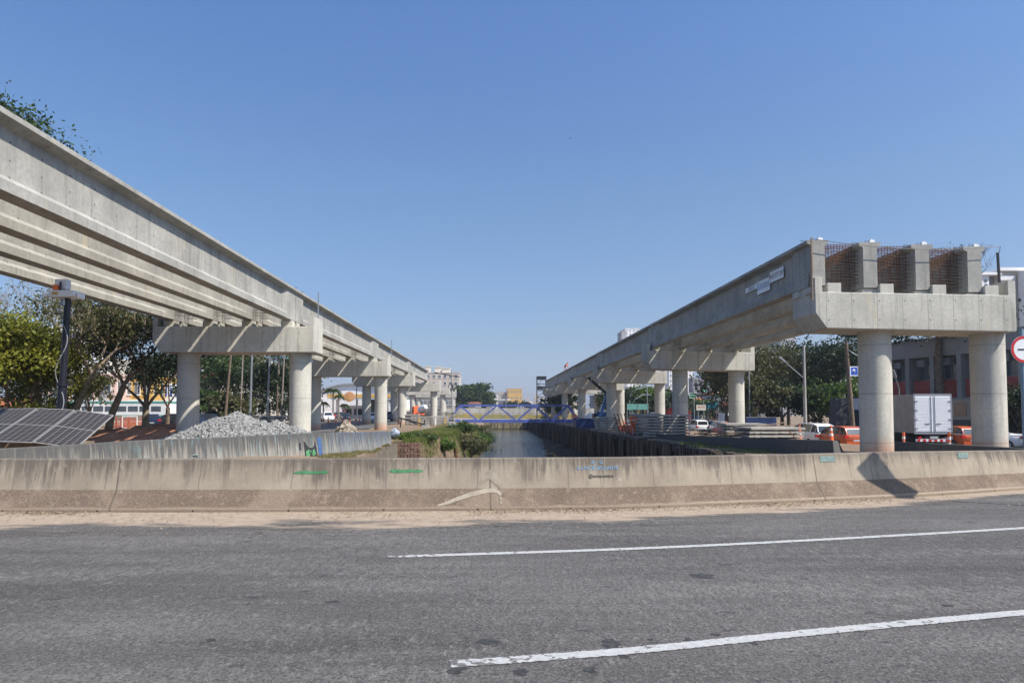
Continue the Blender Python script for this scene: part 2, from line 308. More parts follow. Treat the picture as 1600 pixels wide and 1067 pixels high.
# ---------------------------------------------------------------- mesh helpers
class MB:
    def __init__(s): s.v=[]; s.f=[]; s.m=[]; s.uv=[]
    def add(s,vs,fs,mi=0,uvs=None):
        o=len(s.v); s.v+= [tuple(v) for v in vs]
        for i,f in enumerate(fs): s.f.append([o+q for q in f]); s.m.append(mi); s.uv.append(uvs[i] if uvs else None)
        return s
    def box(s,x0,x1,y0,y1,z0,z1,mi=0,rz=0,c=None,tilt=None):
        vs=[Vector((x,y,z)) for z in (z0,z1) for y in (y0,y1) for x in (x0,x1)]
        if rz or tilt:
            cc=Vector(c) if c else Vector(((x0+x1)/2,(y0+y1)/2,(z0+z1)/2)); m=Matrix.Rotation(rz,3,'Z')
            if tilt: m=m@Matrix.Rotation(tilt[1],3,tilt[0])
            vs=[cc+m@(v-cc) for v in vs]
        return s.add(vs,[(0,2,3,1),(4,5,7,6),(0,1,5,4),(2,6,7,3),(0,4,6,2),(1,3,7,5)],mi)
    def tube(s,pts,rs,n=8,mi=0,cap=True):
        pts=[Vector(p) for p in pts]; 
        if not hasattr(rs,'__len__'): rs=[rs]*len(pts)
        o=[];
        for i,p in enumerate(pts):
            d=(pts[min(i+1,len(pts)-1)]-pts[max(i-1,0)]).normalized(); a=Vector((0,0,1)) if abs(d.z)<.9 else Vector((1,0,0))
            u=d.cross(a).normalized(); w=d.cross(u)
            o+=[p+rs[i]*(math.cos(2*PI*k/n)*u+math.sin(2*PI*k/n)*w) for k in range(n)]
        fs=[(i*n+k,i*n+(k+1)%n,(i+1)*n+(k+1)%n,(i+1)*n+k) for i in range(len(pts)-1) for k in range(n)]
        if cap: fs+=[tuple(range(n-1,-1,-1)),tuple((len(pts)-1)*n+k for k in range(n))]
        return s.add(o,fs,mi)
    def bar(s,a,b,w,h=None,mi=0):
        a=Vector(a);b=Vector(b);h=h or w;d=(b-a).normalized();q=Vector((0,0,1)) if abs(d.z)<.95 else Vector((1,0,0));u=d.cross(q).normalized();t=u.cross(d)
        vs=[p+u*x*w/2+t*y*h/2 for p in (a,b) for x,y in ((-1,-1),(1,-1),(1,1),(-1,1))]
        return s.add(vs,[(0,1,2,3),(7,6,5,4),(0,4,5,1),(1,5,6,2),(2,6,7,3),(3,7,4,0)],mi)
    def prism(s,poly,a0,a1,axis='y',mi=0):
        f={'y':lambda p,a:(p[0],a,p[1]),'x':lambda p,a:(a,p[0],p[1]),'z':lambda p,a:(p[0],p[1],a)}[axis]; n=len(poly)
        vs=[f(p,a0) for p in poly]+[f(p,a1) for p in poly]
        return s.add(vs,[tuple(range(n)),tuple(range(2*n-1,n-1,-1))]+[(k,(k+1)%n+0,(k+1)%n+n,k+n)[::-1] for k in range(n)],mi)
    def build(s,name,mats,parent=None,smooth=False,bevel=0,loc=None):
        me=bpy.data.meshes.new(name); me.from_pydata(s.v,[],s.f); 
        if not isinstance(mats,(list,tuple)): mats=[mats]
        for m in mats: me.materials.append(M[m] if isinstance(m,str) else m)
        me.polygons.foreach_set('material_index',s.m)
        if any(u for u in s.uv):
            l=me.uv_layers.new(name='UVMap'); i=0
            for f,u in zip(s.f,s.uv):
                for k in range(len(f)): l.data[i].uv=u[k] if u else (0,0); i+=1
        bm=bmesh.new(); bm.from_mesh(me); bmesh.ops.recalc_face_normals(bm,faces=bm.faces); bm.to_mesh(me); bm.free()
        if smooth: me.polygons.foreach_set('use_smooth',[True]*len(me.polygons)); 
        if smooth and hasattr(me,'set_sharp_from_angle'): me.set_sharp_from_angle(angle=R(40))
        o=bpy.data.objects.new(name,me); C.objects.link(o)
        if parent: o.parent=parent
        if loc is not None: o.location=loc
        if bevel:
            b=o.modifiers.new('bevel','BEVEL'); b.width=bevel; b.segments=2; b.limit_method='ANGLE'
        return o
def tag(o,label=None,cat=None,group=None,kind=None):
    for k,v in (('label',label),('category',cat),('group',group),('kind',kind)):
        if v: o[k]=v
    return o
def thing(name,label,cat,loc=(0,0,0),rz=0,group=None):
    o=bpy.data.objects.new(name,None); C.objects.link(o); o.location=loc; o.rotation_euler=(0,0,rz); o.empty_display_size=.3
    return tag(o,label,cat,group)
def dup(root,loc=None,rz=None,label=None):
    def cp(o,p):
        c=o.copy(); C.objects.link(c); c.parent=p
        for ch in [x for x in bpy.data.objects if x.parent==o]: cp(ch,c)
        return c
    r=cp(root,None)
    if loc is not None: r.location=loc
    if rz is not None: r.rotation_euler=(0,0,rz)
    if label: r['label']=label
    return r
def text(s,name,size,mat,parent,loc,rot,ext=.003,sx=1.0,align='CENTER'):
    cu=bpy.data.curves.new(name,'FONT'); cu.body=s; cu.size=size; cu.extrude=ext; cu.align_x=align; cu.align_y='CENTER'
    t=bpy.data.objects.new(name,cu); me=bpy.data.meshes.new_from_object(t); bpy.data.objects.remove(t); me.materials.clear(); me.materials.append(M[mat])
    o=bpy.data.objects.new(name,me); C.objects.link(o); o.parent=parent; o.location=loc; o.rotation_euler=rot; o.scale=(sx,1,1); return o
def interp(x,xs,ys): return float(np.interp(x,xs,ys))
ORD=['first','second','third','fourth','fifth','sixth','seventh','eighth']
# ================================================================= ROAD, BARRIERS, GROUND
def catmull(pts,n=8):
    out=[]
    for i in range(len(pts)-1):
        p0=pts[max(i-1,0)];p1=pts[i];p2=pts[i+1];p3=pts[min(i+2,len(pts)-1)]
        for k in range(n):
            t=k/n; out.append(.5*((2*p1)+(p2-p0)*t+(2*p0-5*p1+4*p2-p3)*t*t+(3*p1-p0-3*p2+p3)*t**3))
    return out+[pts[-1]]
wp=[Vector((-45,9.2,0)),Vector((-28,10.1,0)),G(-450,800.5)]+[G(px,py) for px,py in ((0,801.5),(300,801.5),(600,800),(850,798),(1000,795.5),(1150,790),(1300,784),(1430,777.5),(1600,766))]+[Vector((14.3,15.6,0)),Vector((19,18.0,0)),Vector((30,25,0)),Vector((60,45,0))]
WALL=catmull(wp,8)
def path_frames(pts):
    L_=[0]; 
    for a,b in zip(pts,pts[1:]): L_.append(L_[-1]+(b-a).length)
    nn=[]
    for i in range(len(pts)):
        d=pts[min(i+1,len(pts)-1)]-pts[max(i-1,0)]; d.z=0; d.normalize(); nn.append(Vector((-d.y,d.x,0)))
    return L_,nn
def sweep(name,pts,prof,mat,parent=None,u0=0,zs=None,jag=0.0,bevel=0):
    """prof: list of (offset to the left of the path, z); UV = (metres along, z)"""
    L_,nn=path_frames(pts); m=MB(); n=len(prof); vs=[]
    for i,p in enumerate(pts):
        for o,z in prof:
            jz=jag*noise.noise(Vector((L_[i]*1.3,z*3,o*9)))
            zz=z*(zs[i] if zs else 1); vs.append(p+nn[i]*(o+jz)+Vector((0,0,zz+(jz*.6 if z>.8 else 0))))
    fs=[];uv=[]
    for i in range(len(pts)-1):
        for k in range(n-1):
            fs.append((i*n+k,(i+1)*n+k,(i+1)*n+k+1,i*n+k+1)); a,b=L_[i]+u0,L_[i+1]+u0; uv.append(((a,prof[k][1]),(b,prof[k][1]),(b,prof[k+1][1]),(a,prof[k+1][1])))
    for i in (0,len(pts)-1):
        fs.append(tuple(i*n+k for k in range(n))); uv.append(tuple((L_[i]+u0+prof[k][0],prof[k][1]) for k in range(n)))
    m.add(vs,fs,0,uv); return m.build(name,mat,parent)
def resample(pts,step):
    L_,_=path_frames(pts); n=int(L_[-1]/step); out=[]
    for k in range(n+1):
        s=L_[-1]*k/n; i=max(j for j in range(len(L_)) if L_[j]<=s+1e-6); i=min(i,len(pts)-2); t=(s-L_[i])/(L_[i+1]-L_[i]); out.append(pts[i].lerp(pts[i+1],t))
    return out
WALLF=resample(WALL,.25)
LW,NW=path_frames(WALLF)
prof=[(0.0,-.05),(0.0,.05),(.012,.072),(.2,.345),(.2035,.36),(.295,.825),(.31,.84),(.45,.84),(.46,.825),(.55,-.9)]
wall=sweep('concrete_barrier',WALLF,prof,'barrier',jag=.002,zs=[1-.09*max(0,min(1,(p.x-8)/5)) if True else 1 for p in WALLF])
tag(wall,'long weathered barrier with brown foot and stencilled lettering along the near road','barrier')
def pxof(q): c=CR.transposed()@(q-Vector((0,0,1.65))); return 768+F*c.x/-c.z
def wall_at(px,z):
    """point on the front face of the near barrier below pixel column px at height z, with its heading"""
    off=.2+(z-.345)/.48*.095; pr=None
    for i,p in enumerate(WALLF):
        if p.y<5 or abs(p.x)>16: continue
        q=p+NW[i]*off; q.z=z; x=pxof(q)
        if pr and pr[0]<=px<=x:
            t=(px-pr[0])/(x-pr[0]); q=pr[1].lerp(q,t); nv=pr[2].lerp(NW[i],t).normalized(); return q,math.atan2(-nv.x,nv.y),nv
        pr=(x,q,NW[i])
    raise ValueError(px)
def stencil(s,px,z,size,mat,sx=1.0,name='lettering'):
    q,a,nv=wall_at(px,z); q=q-nv*.004
    t=text(s,name,size,mat,wall,q,(R(90-9.5),0,a),.0006,sx); return t
stencil('B J  G',933,.765,.085,'paint_blue'); stencil('R.S.M.CROPULANTE',934,.665,.085,'paint_blue',.95); stencil('@nomecosntos',939,.535,.085,'paint_black',.78)
def stencil_block(px,z,w1):
    q,a,nv=wall_at(px,z); q=q-nv*.006
    m=MB(); m.box(-w1/2,w1/2,-.001,.001,-.055,.055); o=m.build('stencil_ground','paint_teal',wall); o.location=q; o.rotation_euler=(R(-9.5),0,a)
    stencil('TRANTERRA',px,z+.024,.058,'paint_pale'); stencil('WWW.TRANTERRA',px,z-.032,.036,'paint_pale')
stencil_block(1293,.745,.33); stencil_block(1504,.735,.3)
def smear(px0,px1,py,zc):
    m=MB()
    for k in range(60):
        px=px0+(px1-px0)*k/59; q,a,nv=wall_at(px,zc); h=random.uniform(.012,.034)*(1 if .08<k/59<.96 else .5); z=zc+random.uniform(-.01,.01)
        d=Vector((nv.y,-nv.x,0)); w_=.006+.004*random.random(); q=q-nv*.006
        m.add([q-d*w_+Vector((0,0,z-zc-h))-nv*.003,q+d*w_+Vector((0,0,z-zc-h*.7))-nv*.003,q+d*w_+Vector((0,0,z-zc+h))-nv*.001,q-d*w_+Vector((0,0,z-zc+h*.8))-nv*.001],[(0,1,2,3)])
    m.build('green_lettering','paint_green',wall)
smear(459,512,737,.62); smear(609,660,736,.635)
# render-coloured mortar patch with a curved tail (a repair on the barrier face)
def patch():
    m=MB(); poly=[(742,.345),(748,.44),(754,.54),(760,.62),(767,.665),(774,.66),(779,.60),(782,.5),(783,.42),(781,.35)]
    def fp(px,z):
        q,a,nv=wall_at(px,z); off=0
        if z<.345: q,a,nv=wall_at(px,.345); q=q-nv*((.345-z)/.273*.188); q.z=z
        return q-nv*.005
    c=fp(765,.5); ps=[fp(*p) for p in poly]; m.add([c]+ps,[(0,i+1,i+2) for i in range(len(ps)-1)])
    for pts in ([(776,.325,.03),(757,.31,.035),(735,.26,.035),(716,.2,.03),(700,.14,.025),(684,.1,.01)],[(760,.325,.015),(776,.31,.03),(784,.24,.035),(780,.17,.03),(784,.11,.01)]):
        vs=[]
        for px,z,w_ in pts: vs+=[fp(px,z+w_),fp(px,z-w_)]
        m.add(vs,[(2*i,2*i+1,2*i+3,2*i+2) for i in range(len(pts)-1)])
    m.build('mortar_patch','render',wall)
patch()
# near road
def flat(name,poly,z,mat,thick=None):
    m=MB(); m.add([(x,y,z) for x,y in poly],[tuple(range(len(poly)))]); return m.build(name,mat)
rd=MB(); pts=[p+n_*.3 for p,n_ in zip(WALLF[::4],NW[::4])]; n_=len(pts)
rd.add([(p.x,p.y,0) for p in pts]+[(p.x*2.2 if abs(p.x)>20 else p.x,-80,0) for p in pts],[(i,i+n_,i+1+n_,i+1) for i in range(n_-1)])
tag(rd.build('road','asphalt'),kind='structure')
def ribbon(name,pts,w_,z,mat,tagkind=None):
    pts=resample(catmull(pts,6),.25); L_,nn=path_frames(pts); m=MB(); vs=[]
    for p,q in zip(pts,nn): vs+=[(p.x+q.x*w_/2,p.y+q.y*w_/2,z),(p.x-q.x*w_/2,p.y-q.y*w_/2,z)]
    m.add(vs,[(2*i,2*i+1,2*i+3,2*i+2) for i in range(len(pts)-1)],0,[((L_[i],1),(L_[i],0),(L_[i+1],0),(L_[i+1],1)) for i in range(len(pts)-1)])
    return tag(m.build(name,mat),kind='structure')
ribbon('road_marking',[G(605,870),G(980,857.6),G(1280,843.3),G(1600,825),G(1900,806)],.135,.004,'line')
ribbon('road_marking',[G(703,1037.5),G(860,1026.5),G(1017,1013.7),G(1280,986.8),G(1600,957),G(1900,931)],.135,.004,'line')
# drifted sand at the foot of the barrier
sm=MB(); vs=[]; 
for i,p in enumerate(WALLF):
    wd=interp(p.x,[-30,-9,-2,3,6,8,10.5,14],[1.9,1.65,1.5,1.2,.95,.6,.35,.3]); q=NW[i]
    for k,t in enumerate((0.02,-.3,-.7,-1.25)): vs.append((p.x+q.x*t*wd*(1 if k else 1),p.y+q.y*t*wd,[.012,.010,.006,.0015][k]))
sm.add(vs,[(4*i+k,4*i+k+1,4*i+k+5,4*i+k+4) for i in range(len(WALLF)-1) for k in range(3)],0,[((LW[i],t0),(LW[i],t1),(LW[i+1],t1),(LW[i+1],t0)) for i in range(len(WALLF)-1) for t0,t1 in ((0,.3),(.3,.7),(.7,1.25))])
tag(sm.build('sand_verge','sand'),kind='structure')
M['tar']=simple('tar_stain',(.042,.041,.041),.8,0,.7,22)
for px,py,wd,el in ((764,1002.5,30,.5),(714.5,1046,25,.9),(954,1005.5,26,1.1),(976,1026,12,.7),(1017,999,10,.5),(1077,999,12,.8),(1117,991,16,.4),(1179,1005,12,.8),(815,1050,22,.8),(1098,900,34,.6),(924,1047,20,.8),(1480,946,16,.6),(520,940,20,.4),(330,1000,14,.6)):
    c=G(px,py); r=wd/2/1067*c.y; m=MB(); n_=40; ph=px; vs=[c+Vector((0,0,.0025))]+[c+Vector((math.cos(a)*r*(1+.9*noise.noise(Vector((math.cos(a)*2.6+ph,math.sin(a)*1.5,py)))),math.sin(a)*r*el*1.6*(1+.5*noise.noise(Vector((math.cos(a)*2+ph,math.sin(a)*2,3)))),.0025)) for a in np.linspace(0,2*PI,n_,endpoint=False)]
    m.add(vs,[(0,k+1,(k+1)%n_+1) for k in range(n_)]); tag(m.build('road_stain','tar'),kind='structure')
# dry leaves, grit and litter at the foot
m=MB()
for i in range(2600):
    cl=random.choice([(112,.5,.18),(112,.4,.15),(830,.8,.2),(850,.6,.15),(940,.5,.15),(1250,.9,.2),(1100,.9,.2),(1190,.4,.2),(1360,.9,.2),(730,.3,.4),(600,.5,.5),(230,.8,.8),(1000,5,.7)])
    q=wall_at_px=None
    i0=min(range(0,len(WALLF),4),key=lambda j:abs(768+F*(CR.transposed()@(WALLF[j]-Vector((0,0,1.65)))).x/-(CR.transposed()@(WALLF[j]-Vector((0,0,1.65)))).z-cl[0])) if (cl not in globals().get('_c',{})) else _c[cl]
    globals().setdefault('_c',{})[cl]=i0
    b=WALLF[i0]; d=Vector((NW[i0].y,-NW[i0].x,0)); p=b+d*random.gauss(0,cl[1])-NW[i0]*(.02+abs(random.gauss(0,cl[2]))); s_=random.uniform(.006,.022); a=random.random()*6.28
    z=.014+random.random()*.02; m.add([p+Vector((math.cos(a)*s_,math.sin(a)*s_,z)),p+Vector((math.cos(a+2)*s_,math.sin(a+2)*s_,z+random.uniform(-.005,.012))),p+Vector((math.cos(a+4)*s_*1.6,math.sin(a+4)*s_*1.6,z+random.uniform(0,.02)))],[(0,1,2)])
tag(m.build('leaf_litter','wood'),'dry leaves and grit gathered at the foot of the barrier','litter',kind='stuff')
# ---- terrain with the canal cut
XLIP=([12,44.8,45.2,53,60,90,115,150,400],[-6.45,-6.25,-4.8,-3.1,-3.0,-3.6,-4.2,-4.5,-4.5])
XWAT=([12,44.8,45.2,55,67,100,150,400],[-6.35,-6.15,-4.3,-2.2,-1.3,-.3,0,0])
W2=[(0,17.5),(125,19.8),(230,22.5),(300,23.6),(400,26.6),(483,30.2),(540,34.5),(575,38.5),(608,45)]
W2P=[P(px,660,Y) for px,Y in W2]; W2Y=[p.y for p in W2P]; W2X=[p.x for p in W2P]
CRX=9.35
def hgt(X,Y,nz=True):
    nn_=0.05*noise.noise(Vector((X*.35,Y*.35,0)))+.03*noise.noise(Vector((X*1.3,Y*1.3,3))) if nz and abs(X)<80 and Y<170 else 0
    far=interp(Y,[150,400,900,3000],[0,.1,.3,.5])
    if Y>174.6 or X<-6 or X>CRX or True:
        if X>CRX:
            led=interp(Y,[20,24,44,110,170],[-.08,-.1,-.36,-.62,-.68]); rdz=interp(Y,[20,30,48,110,200,600],[-.1,-.55,-1.02,-1.5,-1.3,0])
            t=min(1,max(0,(X-20.3)/2.5)); h=led*(1-t)+rdz*t+nn_*(1-t)+far*0
            return h if Y<300 or X>CRX else 0
    xl=interp(Y,*XLIP); xw=interp(Y,*XWAT); zp=interp(Y,[12,40,60,120],[-.08,-.12,-.25,-.35]); ze=interp(Y,[12,34,38,45,50,60,90,120,400],[-.62,-.62,-.72,-.52,-.38,-.35,-.42,-.5,-.5])
    if Y>=174.6: return zp+far
    if Y<48: 
        x2=interp(Y,W2Y,W2X)
        if Y<17.5: x2=W2P[0].x-(17.5-Y)*.3
        if X<x2: return zp+nn_
    if X<xl:
        t=min(1,max(0,(xl-X)/3.2)) ; t=t*t*(3-2*t); return ze*(1-t)+zp*t+nn_
    if X<xw: 
        t=(X-xl)/(xw-xl); b=.35*noise.noise(Vector((X*.8,Y*.45,9))); return ze+(-3.35-ze)*(t**1.25)+b*math.sin(PI*t)
    xb=interp(Y,[12,60,67,100,120,175],[4.4,4.7,5.0,7.3,8.6,8.8])
    if X>xb: return -3.35+min(1,(X-xb)/1.2)*.4+(X-xb)*.08+.3*noise.noise(Vector((X*.9,Y*.3,2)))+.12*noise.noise(Vector((X*3,Y*1.5,2)))
    return -4.0
xs=sorted(set([-3000,-1200,-500,-250,-150,-110,-80,-60,-50,-42,-36]+[round(x,3) for x in np.arange(-32,-12,1.0)]+[round(x,3) for x in np.arange(-12,-8,.5)]+[round(x,3) for x in np.arange(-8,2,.2)]+[2,3,4,4.4,4.7,5,5.4,5.8,6.2,6.6,7,7.4,8.0,8.6,9.15,9.37,9.8,10.4]+[11,12,13,14,16,18,20,20.5,21,22,23,24,26,30,35,42,50,65,85,120,200,400,1000,3000]))
ys=sorted(set([11.9]+[round(y,3) for y in np.arange(12,44.5,.6)]+[44.8,45.2]+[round(y,3) for y in np.arange(46,80,.6)]+[round(y,2) for y in np.arange(80,174,2)]+[174.4,174.8,180,200,240,300,400,600,1000,1800,3500]))
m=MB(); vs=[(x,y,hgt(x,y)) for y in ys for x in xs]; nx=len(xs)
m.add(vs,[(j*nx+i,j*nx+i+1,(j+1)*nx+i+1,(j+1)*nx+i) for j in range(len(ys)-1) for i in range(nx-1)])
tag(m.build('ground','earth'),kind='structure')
flat_w=MB(); wx=list(range(-7,10)); wy=list(range(12,176,4))
flat_w.add([(x,y,-3.2) for y in wy for x in wx],[(j*len(wx)+i,j*len(wx)+i+1,(j+1)*len(wx)+i+1,(j+1)*len(wx)+i) for j in range(len(wy)-1) for i in range(len(wx)-1)])
tag(flat_w.build('canal_water','water'),kind='structure')
# streets beside the canal (sheets just above the ground)
def street(name,xa,xb,ya,yb,lift=.03,mat='asphalt2'):
    m=MB(); Ys=np.linspace(ya,yb,40); Xs=np.linspace(0,1,9)
    m.add([(xa(y)+(xb(y)-xa(y))*t,y,max(hgt(xa(y)+(xb(y)-xa(y))*t,y,False),hgt(xa(y)+(xb(y)-xa(y))*t,y))+lift) for y in Ys for t in Xs],[(j*9+i,j*9+i+1,(j+1)*9+i+1,(j+1)*9+i) for j in range(39) for i in range(8)])
    return tag(m.build(name,mat),kind='structure')
street('street',lambda y:23.2,lambda y:interp(y,[20,60,400],[36,40,46]),22,420)
street('street',lambda y:interp(y,[40,62,100,170,400],[-26,-24,-26,-30,-36]),lambda y:interp(y,[40,62,100,170,400],[-18.2,-11.8,-14,-19,-24]),50,400)
# ---- left graffiti barrier
w2pts=[Vector((W2P[0].x-2.2,12.6,0)),Vector((W2P[0].x-1.2,15,0))]+[Vector((p.x,p.y,0)) for p in W2P]
w2c=resample(catmull(w2pts,8),.4)
def w2top(Y): return interp(Y,[12,23.6,30.2,34.5,38.5,45],[.66,.66,.63,.52,.42,.24])
vs=[];L_,nn=path_frames(w2c); m=MB()
for i,p in enumerate(w2c):
    t=w2top(p.y); 
    for o,z in ((-.22,-1.3),(-.2,t-.9),(-.08,t-.02),(-.06,t),(.06,t),(.1,-1.0)): vs.append((p.x+nn[i].x*o,p.y+nn[i].y*o,z))
fs=[];uv=[]; zz=(-1,.1,.83,.84,.84,-.5)
for i in range(len(w2c)-1):
    for k in range(5): fs.append((i*6+k,(i+1)*6+k,(i+1)*6+k+1,i*6+k+1)); a,b=L_[i]-6,L_[i+1]-6; uv.append(((a,zz[k]),(b,zz[k]),(b,zz[k+1]),(a,zz[k+1])))
for i in (0,len(w2c)-1): fs.append(tuple(i*6+k for k in range(6))); uv.append(tuple((L_[i]-6,zz[k]) for k in range(6)))
m.add(vs,fs,0,uv); wall2=tag(m.build('concrete_barrier','barrier2'),'black streaked concrete barrier with blue and green graffiti on the left canal bank','barrier')
# graffiti face (dark crescent and leaf green blotch) on it
def w2face(px,py):
    pr=None
    for i,p in enumerate(w2c):
        x=pxof(p-nn[i]*.16)
        if pr and pr[0]<=px<=x and p.y>14:
            t=(px-pr[0])/(x-pr[0]); p=pr[1].lerp(p,t); nv=pr[2].lerp(nn[i],t); z=WZ(py,p.y,px); return p-nv*(.085+max(0,(w2top(p.y)-z))*.13+.015)+Vector((0,0,z))
        pr=(x,p,nn[i])
def spray(poly,mat,name='graffiti'):
    m=MB(); m.add([w2face(*q) for q in poly],[tuple(range(len(poly)))]); m.build(name,mat,wall2)
spray([(475,688),(478,693),(482,699),(488,699.5),(491,694),(492,687.5),(494,700),(494,717),(489,717),(484,716),(479,717),(475,717)],'paint_black')
spray([(476,705),(481,702),(485,704),(490,701),(492,708),(488,713),(484,706),(481,714),(478,716)],'paint_green')
M['deepblue']=simple('deep_blue_spray',(.07,.14,.3),.7,0,.4,12); spray([(496,684),(502,683),(502.5,717),(496,717)],'deepblue'); spray([(467,692),(470,691),(470,702),(468,704),(467,699)],'paint_black')
m=MB(); ar=[w2face(304+5*math.cos(a),716-6*math.sin(a)) for a in np.linspace(0,PI,9)]; m.tube(ar,.03,5); m.build('graffiti','paint_teal',wall2)
# ---- right dark barriers
def lowwall(name,pts,label,h=.85,tops=None,endslope=True):
    pts=resample([Vector(p) for p in pts],.5); L_,nn=path_frames(pts); m=MB(); vs=[]
    for i,p in enumerate(pts):
        for o,z in ((.28,-h),(.22,-h*.62),(.1,-.02),(.08,0),(-.08,0),(-.1,-.02),(-.22,-h*.62),(-.28,-h)): vs.append((p.x+nn[i].x*o,p.y+nn[i].y*o,p.z+z))
    fs=[(i*8+k,(i+1)*8+k,(i+1)*8+k+1,i*8+k+1) for i in range(len(pts)-1) for k in range(7)]+[tuple(range(8)),tuple((len(pts)-1)*8+k for k in range(8))]
    uv=[tuple((L_[v//8],(1,.6,.1,0,0,.1,.6,1)[v%8]) for v in f) for f in fs]
    if endslope:
        for k in (0,1,6,7): x,y,z=vs[k]; d=(pts[0]-pts[1]).normalized(); vs[k]=(x+d.x*.35,y+d.y*.35,z)
    m.add(vs,fs,0,uv); return tag(m.build(name,'barrier3'),label,'barrier')
lowwall('concrete_barrier',[(12.35,24.6,.55),(12.2,34,.27),(12.1,45,-.02),(12.0,60,-.25)],'dark stained barrier on the right canal bank, in front of the stacked slabs',1.0)
lowwall('concrete_barrier',[(17.15,29.0,.30),(18.2,26.6,.3),(19.0,24.4,.28),(20.6,21.6,.26)],'low dark barrier in front of the box truck and the nearest right column',.9,endslope=False)
# ---- canal retaining walls
m=MB(); y=12.0; k=0
while y<174:
    w_=random.uniform(.42,.62); top=interp(y,[12,24,44,110,174],[.0,.0,-.15,-.42,-.5])+random.uniform(-.12,.05); x=CRX-.14+random.uniform(-.06,.04)
    m.box(x-.28,x+.12,y+.02,y+w_-.03,-4.2,top,rz=random.uniform(-.05,.05)); y+=w_; k+=1
    if k%6==0: m.box(x-.42,x-.3,y-.1,y+.08,-4.2,top-.2)
m.box(CRX-.12,CRX+.16,12,174,-4.2,-.85)
tag(m.build('canal_retaining_wall','pile'),'dark sheet pile wall lining the right side of the canal','retaining wall')
m=MB(); y=30.0
while y<44.7:
    x=interp(y,[30,37,45],[-6.7,-6.5,-6.25]); w_=random.uniform(.22,.4); m.box(x-.12,x+.12,y+.03,y+w_-.03,-3.6,interp(y,[30,37,45],[-.62,-.72,-.5])+random.uniform(-.1,.04),rz=random.uniform(-.1,.1)); y+=w_
m.box(-6.8,-6.62,30,44.6,-3.6,-1.2); tag(m.build('post_retaining_wall','slat'),'short row of upright grey posts holding the bank below the graffiti barrier','retaining wall')
m=MB(); 
for r_ in range(12):
    for c_ in range(7): m.box(-6.2+c_*.22+(r_%2)*.05,-6.2+c_*.22+.217,44.9+random.uniform(-.03,.02),45.15,-2.9+r_*.2,-2.9+r_*.2+.195)
m.box(-6.15,-4.66,44.98,45.2,-3.6,-.58); tag(m.build('brick_retaining_wall','brick'),'ruined brown block wall facing the canal below the grassy bank','retaining wall')
m=MB(); m.box(-9,12,174.5,176.0,-4.2,2.05); m.box(-40,-9,174.6,175.9,-.6,1.9); m.box(12,30,174.6,175.9,-1.5,2.0)
for x in np.arange(-8,12,1.6): m.box(x,x+.12,174.38,174.5,-4.2,-1.2)
tag(m.build('canal_head_wall','headwall'),'pale concrete wall with yellow stained band closing the canal behind the blue truss bridge','wall')
# ================================================================= VIADUCTS
GH=1.78; CAPT=6.2; PAD=.4; GB=CAPT+PAD; CAPH=1.42; CSL=.018
def RGB(k): return 6.47-.085*k
def girder_poly(web,fl=.84,bot=.54):
    h=GH; w=web/2; f=fl/2; b=bot/2
    return [(-b,0),(b,0),(b,.26),(w,.26+(b-w)*.9),(w,h-.15-(f-w)*.32),(f-.02,h-.14),(f,h-.13),(f,h-.01),(f-.01,h),(-f+.01,h),(-f,h-.01),(-f,h-.13),(-f+.02,h-.14),(-w,h-.15-(f-w)*.32),(-w,.26+(b-w)*.9),(-b,.26)]
def make_girder(L_,label,loc):
    t=thing('bridge_girder',label,'girder',loc,0,'precast girders of the unfinished viaducts')
    st=[(0,.54),(1.5,.54),(2.1,.2),(L_-2.1,.2),(L_-1.5,.54),(L_,.54)]; m=MB(); n=16; vs=[]
    for y,wb in st: vs+=[(x,y,z) for x,z in girder_poly(wb)]
    m.add(vs,[(i*n+k,(i+1)*n+k,(i+1)*n+(k+1)%n,i*n+(k+1)%n) for i in range(len(st)-1) for k in range(n)]+[tuple(range(n)),tuple(5*n+k for k in range(n))])
    m.build('beam','conc',t)
    r=MB()          # stirrups and lifting strand standing out of the top flange
    for k in range(int(L_/.2)):
        y=.12+k*.2; hh=.055+random.uniform(-.015,.02)
        for x in (-.14,.14): r.bar((x,y,GH-.02),(x+random.uniform(-.02,.02),y,GH+hh),.011)
        r.bar((-.14,y,GH+hh-.006),(.14,y,GH+hh-.006),.011)
    for y in (.6,L_-.6):
        r.bar((-.36,y,GH+.02),(.5,y+.25,GH+.05),.02); r.bar((.3,y-.3,GH+.04),(-.45,y-.1,GH+.08),.02)
    r.build('stirrups','rebar',t)['kind']='stuff'
    for sx in (-1,1):          # diaphragm starter bars on both sides of each end
        r=MB()
        for y0 in (.35,L_-.75):
            for dy in (0,.38):
                for k in range(9):
                    z=.25+k*.155; l_=.50+random.uniform(-.1,.12); r.bar((sx*.26,y0+dy,z),(sx*(.26+l_),y0+dy+random.uniform(-.03,.03),z+random.uniform(-.03,.02)),.018)
        o=r.build('starter_bars','rebar',t); o['kind']='stuff'; o.data.name='bars_left' if sx<0 else 'bars_right'
    return t
def trim(t,k,right):
    side=('bars_left' if right else 'bars_right') if k==0 else (('bars_right' if right else 'bars_left') if k==3 else None)
    for o in list(bpy.data.objects):
        if o.parent==t and side and o.data and o.data.name.startswith(side): bpy.data.objects.remove(o)
